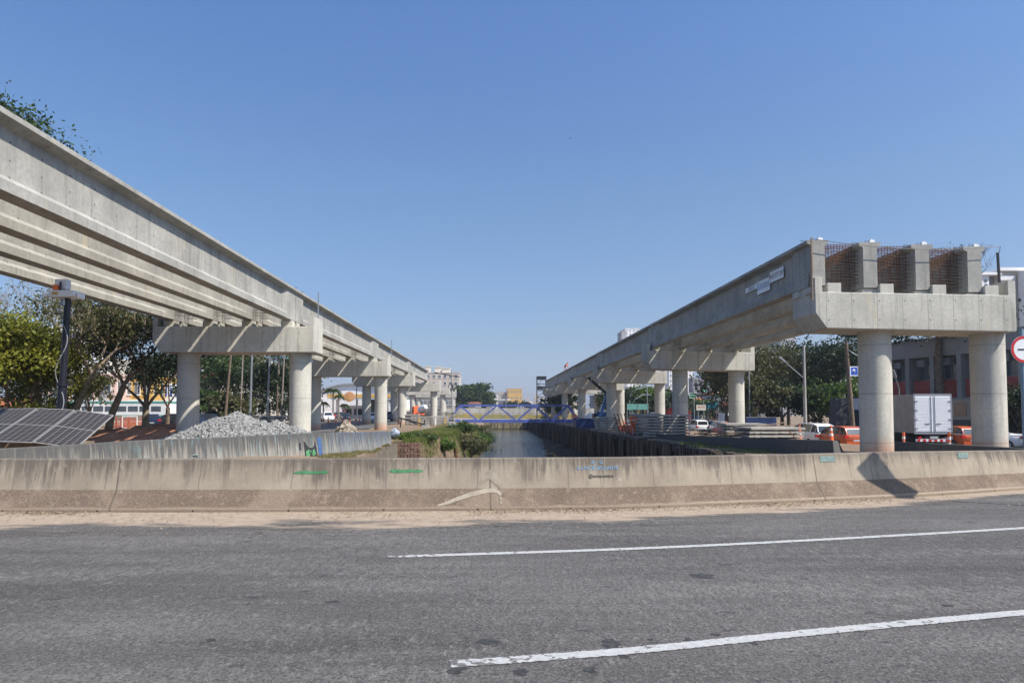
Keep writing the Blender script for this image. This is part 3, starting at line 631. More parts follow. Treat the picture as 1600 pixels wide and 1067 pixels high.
def make_pier(label,loc,c0,c1,zb,left_end,wid,capdepth=2.0,sl=0.0):
    """loc = (x of the cap's left end, y of its axis); c0,c1 = column x; the cap overhangs on the left with a chamfer"""
    X0,Y=loc; t=thing('bridge_pier',label,'bridge pier',(X0,Y,0),0,'piers of the unfinished viaducts')
    top=CAPT; b=top-CAPH; d=capdepth/2; m=MB()
    m.prism([(0.0,top),(0.0,top-.82),(.42,b),(wid-.05,b-sl*wid),(wid,b+.05-sl*wid),(wid,top-sl*wid)],-d,d,'y'); m.build('cap','cap',t,bevel=.03)
    for s,a0,a1 in ((0,.0,.28),(1,wid-.3,wid)):
        m=MB(); o_=-sl*wid*s; m.prism([(-d+.004,top-.01+o_-.1*(sl>0)),(-d+.004,top+.56+o_),(d-.004,top+.56+o_),(d-.004,top-.01+o_-.1*(sl>0))],a0+.004,a1-.004,'x'); m.build('end_upstand','cap',t,bevel=.012)
    for c in (c0,c1):
        m=MB(); n=48; cx=c-X0; zs=[zb,-.1,b]; m.tube([(cx,0,z) for z in zs],.595,n); o=m.build('column','col',t,smooth=True)
    return t
def bearings(t,xs,X0,d0=.62,blocks=False,gb=None,sl=0):
    for k,x in enumerate(xs):
        CAPT_=CAPT-sl*(x-X0)-.01; GBk=gb(k) if gb else GB
        for y in (-.5,.5):
            m=MB(); m.box(x-X0-.3,x-X0+.3,y-.28,y+.28,CAPT_-.01,GBk-.04); m.box(x-X0-.22,x-X0+.22,y-.2,y+.2,GBk-.041,GBk+.002)
            m.build('bearing_pad','cap',t)
        if blocks:
            m=MB(); m.box(x-X0+.29,x-X0+.82,-.97,-.3,CAPT_-.03,CAPT_+.36); m.build('stopper_block','cap',t,bevel=.015)
RX=[12.71+2.03*k for k in range(4)]; LXs=[-11.3-2.15*k for k in range(4)]
RP=[27.2+26.2*i for i in range(6)]; RC=[(15.3,19.8),(14.75,19.15),(13.98,19.6),(13.97,20.0),(14.2,20.4),(14.4,19.1)]
LP=[13.0,38.2,64.9,91.6,118.3]; LC=[(-16.95,-10.7),(-16.97,-10.7),(-16.8,-10.52),(-16.75,-12.0),(-16.9,-9.98)]
for i,(Y,c) in enumerate(zip(RP,RC)):
    x0=12.5 if i==0 else 11.95; x1=20.25 if i<4 else 21.2
    t=make_pier(f'{ORD[i]} concrete pier of the right viaduct from the camera'+(', under the exposed girder ends' if i==0 else ''),(x0,Y),c[0],c[1],-2.2,None,x1-x0,sl=CSL)
    bearings(t,RX,x0,blocks=(i==0),gb=RGB,sl=CSL)
for i,(Y,c) in enumerate(zip(LP,LC)):
    x0=-18.55; x1=-10.5 if i==0 else -9.72 if i<3 else (-10.35 if i==3 else -8.9)
    t=make_pier(f'{ORD[i]} concrete pier of the left viaduct from the camera'+(', beside the stone heap' if i==1 else ''),(x0,Y),c[0],c[1],-1.5,None,x1-x0)
    bearings(t,LXs,x0)
for i,(Y,c) in enumerate(((145.5,(-16.8,-10.4)),(172,(-18.4,-12)))):
    t=make_pier('pale pier still without girders '+('just past the end of the left viaduct' if i==0 else 'farthest back on the left side'),(-19.4,Y),c[0],c[1],-1.5,None,10.5)
GN=['outermost canal side','second from the canal','third from the canal','fourth from the canal']
gr=make_girder(26.1,'x',(0,0,-50)); g0=make_girder(25.6,'x',(0,0,-50)); gl=make_girder(26.6,'x',(0,0,-50))
for i in range(5):
    for k in range(4): trim(dup(gr,(RX[k],RP[i]-.85,RGB(k)),0,f'{GN[k]} girder in the {ORD[i]} span of the right viaduct from the camera'),k,True)
for i in range(4):
    for k in range(4):
        lab=f'{GN[k]} girder in the {ORD[i]} span of the left viaduct from the camera'
        trim(dup(g0 if i==0 else gl,(LXs[k],LP[0]-.42 if i==0 else LP[i]+.05,GB),0,lab),k,False)
for t in (gr,g0,gl):
    for o in [x for x in bpy.data.objects if x.parent==t]: bpy.data.objects.remove(o)
    bpy.data.objects.remove(t)
# rebar mats for the end diaphragms of the right viaduct
for k in range(3):
    t=thing('rebar_mat',f'rusty rebar mesh between the {ORD[k]} and {ORD[k+1]} exposed girder ends above the nearest pier','rebar',(RX[k]+1.015,RP[0]-.3,RGB(k+1)),0,'rebar mats of the end diaphragm')
    m=MB()
    for y in (0,.42):
        for q_,x in enumerate(np.linspace(-.7,.7,13)): m.bar((x,y,1.05 if q_%3 else .12),(x,y,GH+.08),.012)
    m.build('vertical_bars','rust',t); m=MB()
    for y in (.02,.44):
        for z in np.linspace(.15,1.45,12): m.bar((-.1+random.uniform(-.1,.1),y,z),(.74,y,z),.018)
        for z in (GH-.02,GH+.04,GH-.12): m.bar((-.74,y,z),(.74,y,z),.022)
    m.build('horizontal_bars','rust',t); m=MB()
    for y in np.arange(.9,24,.35):
        m.bar((-.62,y,GH-.03),(.62,y,GH-.03),.014)
    for x in (-.4,-.2,0,.2,.4): m.bar((x,0,GH-.01),(x,5,GH-.01),.014)
    m.build('deck_bars','rust',t); m=MB(); m.box(-.72,.72,1.2,1.26,-.0,.22); m.build('formwork_board','wood',t)
# small lifting sleeves on the near girder ends
for k in range(4):
    m=MB(); m.box(-.07,.12,0,.12,0,.1); m.tube([(.02,.06,.1),(.03,.06,.14)],.03,8); tag(m.build('lifting_sleeve','white',None,loc=(RX[k]+.12,RP[0]-.78,RGB(k)+GH+.01)),f'small white lifting sleeve on top of the {ORD[k]} exposed girder end','sleeve',"lifting sleeves on the girder ends")
# props, steel post and wire on the nearest cap
m=MB(); m.bar((12.38,RP[0]-1.04,CAPT-.35),(12.38,RP[0]-1.04,CAPT+2.1),.05); tag(m.build('timber_prop','wood'),'upright timber prop against the left end of the nearest right cap','prop')
m=MB(); m.bar((12.42,RP[0]-.7,CAPT+.3),(12.62,RP[0]-.7,CAPT+2.0),.07); tag(m.build('timber_prop','wood'),'leaning timber prop beside the outermost near girder end','prop')
m=MB(); xx=WX(1561,27,420); m.bar((xx,27.0,CAPT+.5),(xx-.03,27.0,WZ(395,27,1561)),.07); tag(m.build('steel_post','black'),'thin dark steel post at the right end of the nearest cap','post')
m=MB(); m.tube([(12.38,RP[0]-1.04,CAPT+2.05)]+[(12.38+(xx-12.38)*t,RP[0]-1.05+.85*max(0,t-.93)/.07,CAPT+2.05-.35*math.sin(PI*t)*.8-.25*t) for t in (.15,.3,.45,.6,.75,.93,)]+[(xx,27.0,WZ(399,27,1561))],.012,5); tag(m.build('safety_wire','black'),'sagging wire strung across the exposed girder ends','wire')
for Y,px in ((38.9,495.5),(65.6,611.2),(92.5,646.5)):
    m=MB(); x=WX(px,Y,480); x=WX(px,Y); m.bar((x,Y,CAPT+.5),(x,Y,GB+GH-.02),.06); tag(m.build('guard_post','steel'),{38.9:'tall pale guard post on the edge of the left viaduct over its second pier',65.6:'pale guard post on the left viaduct edge over its third pier',92.5:'pale guard post on the left viaduct edge over its fourth pier'}[Y],'post')
# banners on the near right girder
def banner(name,px0,px1,pyt,pyb,lab,body,tc,sz,band=None):
    X=12.71-.135
    def at(px): 
        r=ray(px,440); return r.y/r.x*X
    ya,yb=at(px1),at(px0); zc=WZ((pyt+pyb)/2,(ya+yb)/2,px0); h=abs(WZ(pyt,(ya+yb)/2)-WZ(pyb,(ya+yb)/2))
    t=thing('banner',lab,'banner',(X-.03,(ya+yb)/2,zc),0,'banners hung on the near girder'); m=MB(); l_=(yb-ya)/2; m.box(-.012,.012,-l_,l_,-h/2,h/2); m.build('sheet','white',t)
    text(body,'lettering',sz,tc,t,(-.016,0,h*.15 if band else 0),(R(90),0,R(-90)),.002)
    if band:
        m=MB(); m.box(-.017,-.012,-l_*.95,l_*.95,-h*.16,-h*.10); m.build('stripe','paint_blue',t)
banner('b',1166,1184,447,455,'small low banner with faint lettering, farthest along the near girder','OBRAS',  'greyw',.3)
banner('b',1184.5,1204,437,457,'middle banner with blue lettering, hanging lower than its neighbours','Guaruens','paint_blue',.36,True)
banner('b',1204.5,1226,421,438,'wide pale banner with grey lettering, closest to the girder end','PREFEITURA','greyw',.3)
# ================================================================= BLUE TRUSS FOOTBRIDGE
Yb=115.0
t=thing('truss_footbridge','blue steel truss footbridge across the canal between the viaducts','footbridge',(WX(805,Yb),Yb,0)); ox=t.location.x
zt=WZ(633,Yb)-.05; zb=WZ(657.5,Yb)
def bx(px): return WX(px,Yb)-ox
for s,y in ((0,-1.1),(1,1.1)):
    m=MB(); m.bar((bx(718),y,zt),(bx(888),y,zt),.26,.3); m.build('top_chord','blue',t)
    m=MB(); m.bar((bx(699),y,zb),(bx(906),y,zb),.3,.55); m.build('bottom_chord','blue',t)
    nodes=[(701,0),(719,1),(747,0),(777,1),(807,0),(835,1),(862,0),(887,1),(905,0)]
    for a,b in zip(nodes,nodes[1:]):
        m=MB(); sh=0 if s==0 else 0; m.bar((bx(a[0]),y,zt if a[1] else zb),(bx(b[0]),y,zt if b[1] else zb),.24 if s==0 else .2); m.build('diagonal','blue',t)
m=MB(); m.box(bx(699),bx(906),-1.05,1.05,zb+.12,zb+.3); m.build('deck','white',t)
m=MB()
for px in range(705,905,10): m.bar((bx(px),-1.0,zb+.3),(bx(px),-1.0,zb+1.3),.04)
m.bar((bx(699),-1.0,zb+1.3),(bx(906),-1.0,zb+1.3),.05); m.build('handrail','steel',t)
for px in (699,906):
    m=MB(); m.box(bx(px)-.9,bx(px)+.9,-1.5,1.5,-3.0,zb-.28); m.build('abutment','oldconc',t)
# ================================================================= VEGETATION
def leafmesh(name,pts,size,mat,parent,flat_=.0,elong=1.6):
    pts=np.asarray(pts,dtype=np.float32); n=len(pts)
    d=rng.normal(size=(n,3)); d[:,2]*=(1-flat_); d/=np.linalg.norm(d,axis=1)[:,None]; e=rng.normal(size=(n,3)); e-=d*(d*e).sum(1)[:,None]; e/=np.linalg.norm(e,axis=1)[:,None]
    s=size*rng.uniform(.6,1.3,(n,1)); a=d*s*elong/2; b=e*s/2
    v=np.stack([pts-a,pts+b*.8,pts+a,pts-b*.8],1).reshape(-1,3).astype(np.float32)
    me=bpy.data.meshes.new(name); me.vertices.add(4*n); me.vertices.foreach_set('co',v.ravel()); me.loops.add(4*n); me.loops.foreach_set('vertex_index',np.arange(4*n,dtype=np.int32)); me.polygons.add(n); me.polygons.foreach_set('loop_start',np.arange(0,4*n,4,dtype=np.int32)); me.update(calc_edges=True); me.materials.append(M[mat])
    o=bpy.data.objects.new(name,me); C.objects.link(o); o.parent=parent; return o
def tree(label,loc,h,rx,lean=(0,0),trunk=.22,mat='leaf',bark='bark',n=6000,size=.2,crown0=.4,bare=0.0,ry=None,fork=None,dens=1.0,cat='tree',group=None,name='tree',twigs=True,seed=None,deep=4):
    st=random.Random(seed if seed is not None else hash(label)%9999 if False else sum(map(ord,label)))
    t=thing(name,label,cat,loc,0,group); ry=ry or rx; m=MB(); tips=[]
    def br(p,d,l,r,dep):
        pts=[p]; q=p; dd=d
        for k in range(3): dd=(dd+Vector((st.uniform(-.25,.25),st.uniform(-.25,.25),st.uniform(-.05,.22)))).normalized(); q=q+dd*l/3; pts.append(q)
        m.tube(pts,[r,r*.85,r*.7,r*.55],7 if dep<2 else 5,cap=dep>2)
        if dep>=(deep if twigs else 3): tips.append(q); return
        if dep>=2: tips.append(pts[2])
        for k in range(3 if dep<3 else 3):
            a=st.uniform(0,6.28); nd=(dd*.75+Vector((math.cos(a),math.sin(a),st.uniform(-.1,.7)))*st.uniform(.55,.95)).normalized(); br(q,nd,l*st.uniform(.6,.8),r*.55,dep+1)
    f=fork or h*.28; base=Vector((0,0,-.3)); top=Vector((lean[0],lean[1],f)); m.tube([base,Vector((lean[0]*.3,lean[1]*.3,f*.45)),top],[trunk*1.25,trunk,trunk*.85],9)
    for k in range(4):
        a=k*1.57+st.uniform(-.4,.4); br(top,Vector((math.cos(a)*.65*rx/3.5,math.sin(a)*.65*ry/3.5,1)).normalized(),(h-f)*.36,trunk*.48,1)
    m.build('trunk',bark,t,smooth=True)
    # fit the crown points into the crown envelope
    cz=h*(crown0+1)/2; rz=h*(1-crown0)/2; cl=[]
    for q in tips:
        e=Vector(((q.x-lean[0])/rx,(q.y-lean[1])/ry,(q.z-cz)/rz)); L2=e.length
        if L2>1: q=Vector((lean[0],lean[1],cz))+Vector((e.x*rx,e.y*ry,e.z*rz))/L2*st.uniform(.85,1)
        cl.append(q)
    nb=int(26*dens)
    for k in range(nb):
        d=Vector((st.gauss(0,1),st.gauss(0,1),st.gauss(0,1))).normalized()*st.uniform(.45,1)**.6; cl.append(Vector((lean[0]+d.x*rx,lean[1]+d.y*ry,cz+d.z*rz)))
    cl=[c for c in cl if st.random()>bare and c.z>h*crown0*.75]
    if not cl: return t
    per=max(4,n//len(cl)); g=np.random.default_rng(st.randint(0,9999)); arr=np.array([tuple(c) for c in cl]); sg=min(rx,rz)*.17
    pts=(arr[:,None,:]+g.normal(size=(len(cl),per,3))*np.array([sg,sg,sg*.62])*g.uniform(.6,1.4,(len(cl),1,1))).reshape(-1,3)
    leafmesh('crown',pts,size,mat,t); return t
def bush(label,loc,rx,ry,h,mat='leaf',n=2500,size=.12,name='bush',group=None,cat='bush'):
    t=thing(name,label,cat,loc,0,group); st=random.Random(sum(map(ord,label))); m=MB(); cl=[]
    for k in range(14):
        a=st.uniform(0,6.28); r=st.random()**.5; e=Vector((math.cos(a)*rx*r,math.sin(a)*ry*r,h*st.uniform(.45,1)*(1-.4*r))); m.tube([(e.x*.25,e.y*.25,-.1),(e.x*.7,e.y*.7,e.z*.6),e],[.025,.018,.008],4); cl.append(e); cl.append(e*.7)
    m.build('stems','bark',t); g=np.random.default_rng(len(label)); arr=np.array([tuple(c) for c in cl]); per=n//len(cl)
    pts=(arr[:,None,:]+g.normal(size=(len(cl),per,3))*np.array([rx*.2,ry*.2,h*.16])).reshape(-1,3); pts[:,2]=np.maximum(pts[:,2],.0); leafmesh('foliage',pts,size,mat,t); return t
def palm(label,loc,h,fr=1.8,nf=15,tr=.14,group='palm trees'):
    t=thing('palm_tree',label,'palm tree',loc,0,group); m=MB(); m.tube([(0,0,-.3),(.05,0,h*.5),(0,.03,h)],[tr*1.3,tr,tr*.8],9); m.build('trunk','palmtrunk',t,smooth=True); m=MB(); st=random.Random(len(label))
    for k in range(nf):
        a=k*2.4; el=st.uniform(.1,1.1); d=Vector((math.cos(a),math.sin(a),0)); side=Vector((-d.y,d.x,0)); prev=None
        for j in range(9):
            u=j/8; p=Vector((0,0,h))+d*fr*u*math.cos(el*.6)+Vector((0,0,fr*(math.sin(el)*u-1.05*u*u))); 
            if prev is not None:
                m.bar(prev,p,.03*(1.1-u)+.006)
                for sg in (-1,1):
                    for q in (.25,.75):
                        c=prev.lerp(p,q); L_=fr*.28*(1-.5*abs(2*u-1)); m.add([c,c+side*sg*L_*.5+Vector((0,0,-.18*L_))+d*.06,c+side*sg*L_+Vector((0,0,-.6*L_))+d*.1,c+side*sg*L_*.5-d*.07+Vector((0,0,-.3*L_))],[(0,1,2,3)])
            prev=p
    m.build('fronds','leaf',t); return t
def gz(x,y): return hgt(x,y)
def at(px,Y): x=WX(px,Y); return (x,Y,gz(x,Y))
tree('tall tree rising above the left viaduct, only its crown tip showing at the left edge',(-38.5,47,0),23.8,7.2,trunk=.35,mat='leaf',n=120000,size=.2,crown0=.6,fork=9,dens=9)
tree('yellow green leafy tree left of the camera mast',at(24,36),6.8,3.7,trunk=.2,mat='leafy',n=34000,size=.14,crown0=.1,dens=3,fork=1.4)
tree('dark bushy tree at the left edge under the yellow green tree',at(38,50),5.6,3.0,mat='leafd',n=12000,size=.14,crown0=.1)
tree('pruned tree with pale leaning trunk just right of the camera mast',at(104,37),8.8,3.4,lean=(1.3,0),trunk=.2,bark='barkl',mat='leafb',n=3000,size=.13,crown0=.4,bare=.5,fork=3.6,dens=.5)
tree('leafless spreading tree with fine grey twigs behind the camera mast',at(60,40),9.6,5.2,trunk=.2,bark='barkl',mat='leafb',n=500,size=.1,crown0=.4,bare=.85,fork=3.0,dens=.3,deep=6)
tree('dark crowned tree with forked pale trunk behind the dirt mound, left of two',at(166,40),8.4,3.6,lean=(1.0,0),trunk=.2,bark='barkl',mat='leafb',n=8000,size=.12,crown0=.42,fork=3.2)
tree('dark crowned tree with several splayed limbs behind the dirt mound, nearest the viaduct column',at(228,42),8.2,3.3,trunk=.22,bark='barkl',mat='leafd',n=9000,size=.12,crown0=.42,fork=1.9)
tree('small dark tree filling the gap between the pale trunks',at(140,60),5.4,2.4,trunk=.15,mat='leafb',n=2200,size=.2,crown0=.35)
tree('dark tree behind the second left column',at(262,62),7.6,3.6,trunk=.2,mat='leafd',n=5000,size=.2,crown0=.35)
for px,Y,h,rx,mt,lab in ((345,92,10.6,4.6,'leaf','broad green tree behind the crushed stone heap, left of the poles'),(385,96,11.2,4.8,'leafb','olive brown tree in the middle behind the crushed stone heap'),(420,90,9.0,4.4,'leafd','dark round tree behind the slab stack on the left side'),(452,100,9.6,4.2,'leafd','dark tree just left of the second left pier column'),(325,84,4.6,3.2,'leaf','low green shrub like tree beside the first left column'),(362,80,3.8,3.2,'leafb','low brownish tree below the broad green tree'),(310,120,9,4,'leafd','dark tree in front of the red roofed house')):
    tree(lab,at(px,Y),h,rx,mat=mt,n=6500,size=.28,crown0=.12,trunk=.22,twigs=False)
for px,Y,h,lab in ((434,88,9.4,'tall palm just left of the second left pier column'),(410,110,11.6,'palm crown showing above the olive tree on the left'),(520,118,5.4,'palm in front of the white vaulted hall, left one'),(529,128,4.6,'slimmer palm in front of the white vaulted hall'),(505,120,3.2,'short palm beside the white pickup'),(538,132,3.0,'small palm near the fuel canopy')):
    palm(lab,at(px,Y),h,1.9 if h>5 else 1.2)
tree('big dark green tree standing alone beyond the far end of the canal',(WX(740,260),260,0),11.5,9.0,ry=7,mat='leaf',n=16000,size=.6,crown0=.12,trunk=.5,twigs=False,dens=3)
for px,Y,h,rx,lab in ((800,300,5.4,7,'low dark trees left part behind the canal wall'),(852,330,5.2,8,'low dark trees right part behind the canal wall'),(770,330,4.4,7,'small trees beyond the canal wall near the yellow building'),(822,280,5.0,6,'grey green tree just below the yellow building'),(700,240,4.4,5,'low tree at the foot of the beige apartments')):
    tree(lab,(WX(px,Y),Y,0),h,rx,mat='leafd',n=2500,size=.7,crown0=.1,trunk=.25,twigs=False)
# right side trees
for px,Y,h,rx,mt,bare,lab in ((1135,95,11.0,4.2,'leafb',0,'brownish tree right behind the second right pier'),(1165,88,12.2,4.6,'leafb',.1,'thin crowned tree right of the second right pier'),(1200,92,13.6,5.4,'leafb',.15,'tall tree with open crown below the near girders'),(1232,100,13.0,5.0,'leaf',0,'dense dark tree left of the leaning street lamp pole'),(1262,95,12.8,4.8,'leafd',0,'dark tree directly behind the street lamp pole'),(1298,90,13.4,5.6,'leafd',0,'large dark tree between the lamp pole and the wooden pole'),(1335,84,12.8,4.6,'leafd',0,'dark tree behind the blue direction sign'),(1180,78,7.4,3.4,'leafb',.1,'small tree over the blue containers'),(1222,80,6.6,3.2,'leafd',0,'low dark tree behind the slab stack'),(1282,78,6.4,3.0,'leaf',0,'low green tree above the orange fence'),(1317,76,6.4,3.0,'leafl',0,'bright green young tree beside the wooden pole')):
    tree(lab,at(px,Y),h,rx,mat=mt,n=6500,size=.26,crown0=.22,trunk=.24,twigs=False,bare=bare)
for px,Y,h,rx,mt,lab in ((993,150,8.0,5.5,'leaf','green tree behind the double curved lamps'),(1012,140,8.6,5.0,'leafl','bright green tree between the third pier columns'),(1045,135,7.0,4.6,'leafd','dark tree between the second and third right piers'),(962,130,7.8,4.0,'leafd','dark tree behind the blue lift'),(1090,170,6.2,6,'leafl','light green trees low between the second pier columns'),(1105,150,5.0,4,'leafd','dark shrubs under the road signs')):
    tree(lab,at(px,Y),h,rx,mat=mt,n=4500,size=.34,crown0=.12,trunk=.22,twigs=False)
palm('distant palm left of the white silo building',at(1113,230),13.5,3.4)
tree('leafless treetop above the exposed girder ends',at(1462,66),19.3,3.2,trunk=.2,mat='leafb',n=250,size=.15,crown0=.6,bare=.8,fork=9,dens=.2,deep=5)
t=thing('pine_tree','tall bare tree trunk with cut stubs in front of the grey building','tree',at(1470,60)); m=MB(); m.tube([(0,0,-.3),(.1,0,3),(-.1,0,6.5),(0.05,0,9.6)],[.36,.31,.28,.24],12)
for k in range(9): a=k*2.1; z=2+k*.8; m.tube([(0,0,z),(math.cos(a)*.45,math.sin(a)*.45,z+.25)],[.08,.05],6)
m.build('trunk','bark',t,smooth=True); g=np.random.default_rng(4); c=g.normal(size=(40,3))*np.array([2.6,2,.5])+np.array([-2.5,0,10.2]); leafmesh('crown',(c[:,None,:]+g.normal(size=(40,90,3))*.45).reshape(-1,3),.22,'leafd',t)
tree('dark bush by the concertina wire at the right edge',at(1592,46),4.6,1.5,mat='leafd',n=4500,size=.16,crown0=.3,trunk=.15,twigs=False)
# grass on the left bank
def blades(name,n,fx,mat,label,hr=(.06,.22)):
    v=[];
    for _ in range(n):
        r=fx()
        if r is None: continue
        x,y=r; z=hgt(x,y)-.02; h=random.uniform(*hr); a=random.random()*6.28; w_=.012+.012*random.random(); lx=random.uniform(-.6,.6)*h; ly=random.uniform(-.6,.6)*h; c,s_=math.cos(a)*w_,math.sin(a)*w_
        v+=[(x-c,y-s_,z),(x+c,y+s_,z),(x+lx,y+ly,z+h)]
    me=bpy.data.meshes.new(name); me.from_pydata(v,[],[(3*i,3*i+1,3*i+2) for i in range(len(v)//3)]); me.materials.append(M[mat]); o=bpy.data.objects.new(name,me); C.objects.link(o); return tag(o,label,'grass',kind='stuff')
def gr1():
    y=random.uniform(45.3,112); 
    if random.random()<.6: y=random.uniform(44,70)
    xl=interp(y,*XLIP); x=random.uniform(xl-interp(y,[44,55,70,110],[2.2,3.0,1.6,1.0]),interp(y,*XWAT)-.25)
    if noise.noise(Vector((x*.6,y*.3,5)))<-.2: return None
    return x,y
blades('grass',85000,gr1,'grass','green grass covering the left canal bank between graffiti barrier and water',(.10,.34))
def gr1b():
    y=random.uniform(45.3,100); xl=interp(y,*XLIP); x=random.uniform(xl-2.6,interp(y,*XWAT)-.1)
    return (x,y) if noise.noise(Vector((x*.9,y*.5,15)))>.05 or x>xl+.3 else None
blades('dry_grass',30000,gr1b,'dgrass','dry straw coloured grass mixed into the green on the left canal bank',(.10,.42))
def gr2():
    y=random.uniform(30,48); x2=interp(y,W2Y,W2X)+.25; xl=interp(y,*XLIP)-.1
    if x2>xl: return None
    x=random.uniform(x2,xl); 
    if noise.noise(Vector((x*1.5,y*.8,8)))<-.1: return None
    return x,y
blades('dry_grass',14000,gr2,'dgrass','dry yellowish grass on the ledge at the foot of the graffiti barrier',(.05,.16))
def gr3():
    y=random.uniform(26,42); return (random.uniform(9.6,11.9),y) if noise.noise(Vector((y*.6,2,2)))>.1 else None
blades('weeds',5000,gr3,'grass','weeds on the shaded ledge above the right canal wall',(.06,.25))
for px,Y,rx,h,mt,lab in ((700,47,1.0,.7,'leafb','straggly brown weeds on the slope under the leafy plant'),(676,46.5,.9,.6,'leaf','green weeds on the crumbling edge right of the block wall'),(655,48,1.2,.45,'leaf','low green weeds topping the block wall'),(720,66,1.4,1.0,'leaf','green shrubs on the slope behind the rusty piles'),(748,105,1.6,1.3,'leafb','brown shrub near the left abutment of the truss'),(733,62,1.5,1.6,'leafb','brownish bush hanging over the canal bank beside the rusty posts'),(742,72,1.3,1.5,'leafl','bright green bush at the water side of the left bank'),(722,58,1.2,1.2,'leafb','dry bush close to the rusty posts'),(758,95,1.8,1.7,'leaf','green bush at the left foot of the truss bridge'),(692,50,.7,.9,'leafl','small leafy plant below the grassy bank edge'),(766,82,1.1,1.0,'leafd','dark shrub leaning over the water'),(630,46.2,.6,.5,'leafl','little green plant at the foot of the block wall')):
    x=WX(px,Y); bush(lab,(x,Y,hgt(x,Y)-.1),rx,rx,h,mt,2600,.13)
# ================================================================= VEHICLES
def car(label,loc,rz=0,paint='wcar',kind='hatch',group=None,cat='car',name='parked_car'):
    P_={'hatch':(4.0,1.72,1.5,[(-2,.42,.82,.83,.62),(-1.96,.26,.93,.96,.66),(-1.72,.22,.96,1.36,.60),(-1.25,.2,.97,1.49,.58),(-.1,.2,.95,1.5,.58),(.45,.2,.93,1.4,.58),(1.15,.2,.9,.94,.68),(1.75,.24,.74,.76,.66),(2.0,.34,.55,.56,.6)]),
        'sedan':(4.5,1.75,1.45,[(-2.2,.42,.85,.86,.62),(-2.15,.26,1.0,1.01,.66),(-1.6,.22,1.0,1.03,.66),(-1.0,.2,.98,1.38,.58),(-.3,.2,.96,1.45,.58),(.5,.2,.93,1.38,.58),(1.25,.2,.88,.92,.68),(1.95,.24,.72,.74,.66),(2.2,.34,.55,.56,.6)]),
        'suv':(4.4,1.82,1.68,[(-2.2,.5,.9,.92,.66),(-2.16,.32,1.02,1.06,.7),(-2.0,.28,1.05,1.52,.64),(-1.5,.26,1.06,1.66,.62),(0,.26,1.04,1.68,.62),(.55,.26,1.02,1.55,.62),(1.2,.26,1.0,1.04,.74),(1.9,.3,.9,.92,.72),(2.2,.4,.65,.66,.66)]),
        'van':(5.2,2.0,2.5,[(-2.6,.5,1.0,2.35,.88),(-2.56,.35,1.1,2.45,.9),(-2.3,.3,1.1,2.5,.9),(0,.3,1.1,2.5,.9),(1.2,.3,1.1,2.45,.88),(1.9,.3,1.1,1.6,.84),(2.3,.3,1.0,1.08,.82),(2.6,.4,.7,.72,.78)])}[kind]
    L_,W,H,st=P_; W2_=W/2; t=thing(name,label,cat,loc,rz,group); m=MB(); gl=MB(); vs=[]; n=10
    for y,zb,zm,zt,wt in st:
        e=min(1,.86+.14*min(1,(L_/2-abs(y))/.25)); vs+=[(-W2_*.86*e,y,zb),(-W2_*.98*e,y,zb+.18),(-W2_*e,y,zm*.72+.05),(-W2_*.94*e,y,zm),(-wt,y,zt-.0),(wt,y,zt),(W2_*.94*e,y,zm),(W2_*e,y,zm*.72+.05),(W2_*.98*e,y,zb+.18),(W2_*.86*e,y,zb)]
    fs=[(i*n+k,(i+1)*n+k,(i+1)*n+(k+1)%n,i*n+(k+1)%n) for i in range(len(st)-1) for k in range(n)]+[tuple(range(n)),tuple((len(st)-1)*n+k for k in range(n))]
    m.add(vs,fs); m.build('body',paint,t,smooth=True)
    def pane(q,mar=.1):
        c=sum(q,Vector())/4; nr=(q[1]-q[0]).cross(q[2]-q[0]).normalized(); 
        if nr.dot(c-Vector((0,0,.8)))<0: nr=-nr
        qq=[c+(p-c)*(1-mar)+nr*.012 for p in q]; gl.add(qq,[(0,1,2,3)])
    V=[Vector(v) for v in vs]
    for i in range(len(st)-1):
        a,b=st[i],st[i+1]; ra,rb=a[3]-a[2],b[3]-b[2]
        if max(ra,rb)>.15 and kind!='van' or (kind=='van' and i in (4,5)):
            for k0,k1 in ((3,4),(5,6)):
                q=[V[i*n+k0],V[(i+1)*n+k0],V[(i+1)*n+k1],V[i*n+k1]]
                if (q[0]-q[3]).length>.05 or (q[1]-q[2]).length>.05: pane(q,.13)
        dz=b[3]-a[3]
        if abs(dz)>.3: pane([V[i*n+4],V[i*n+5],V[(i+1)*n+5],V[(i+1)*n+4]],.12)
    if kind=='van': gl.add([(-.7,-2.6,1.45),(-.06,-2.6,1.45),(-.06,-2.56,2.1),(-.7,-2.56,2.1)],[(0,1,2,3)]); gl.add([(.7,-2.6,1.45),(.06,-2.6,1.45),(.06,-2.56,2.1),(.7,-2.56,2.1)],[(0,1,2,3)])
    gl.build('windows','glass',t)
    wr=.31 if kind!='van' else .36
    for sx in (-1,1):
        for y in (-L_*.31,L_*.31):
            w_=MB(); w_.tube([(sx*(W2_-.2),y,wr),(sx*(W2_+.01),y,wr)],wr,20); wo_=w_.build('wheel','rubber',t); r_=MB(); r_.tube([(sx*(W2_-.05),y,wr),(sx*(W2_+.02),y,wr)],wr*.6,12); r_.build('rim','steel',wo_)
        b=MB(); x=sx*W2_*.8; b.box(x-.14,x+.14,st[0][0]-.015,st[1][0]+.1,.74 if kind!='van' else 1.0,.92 if kind!='van' else 1.35); b.build('tail_light','tail',t)
        b=MB(); x=sx*W2_*.72; b.box(x-.17,x+.17,st[-2][0]-.05,st[-1][0]-.02,.52,.68); b.build('headlight','head',t)
        b=MB(); b.box(sx*W2_-.08*(sx<0)-.0*(sx>0),sx*W2_+.16*(sx>0)-.08*(sx<0)+.0,.75,.87,.93,1.06); b.build('mirror','black',t)
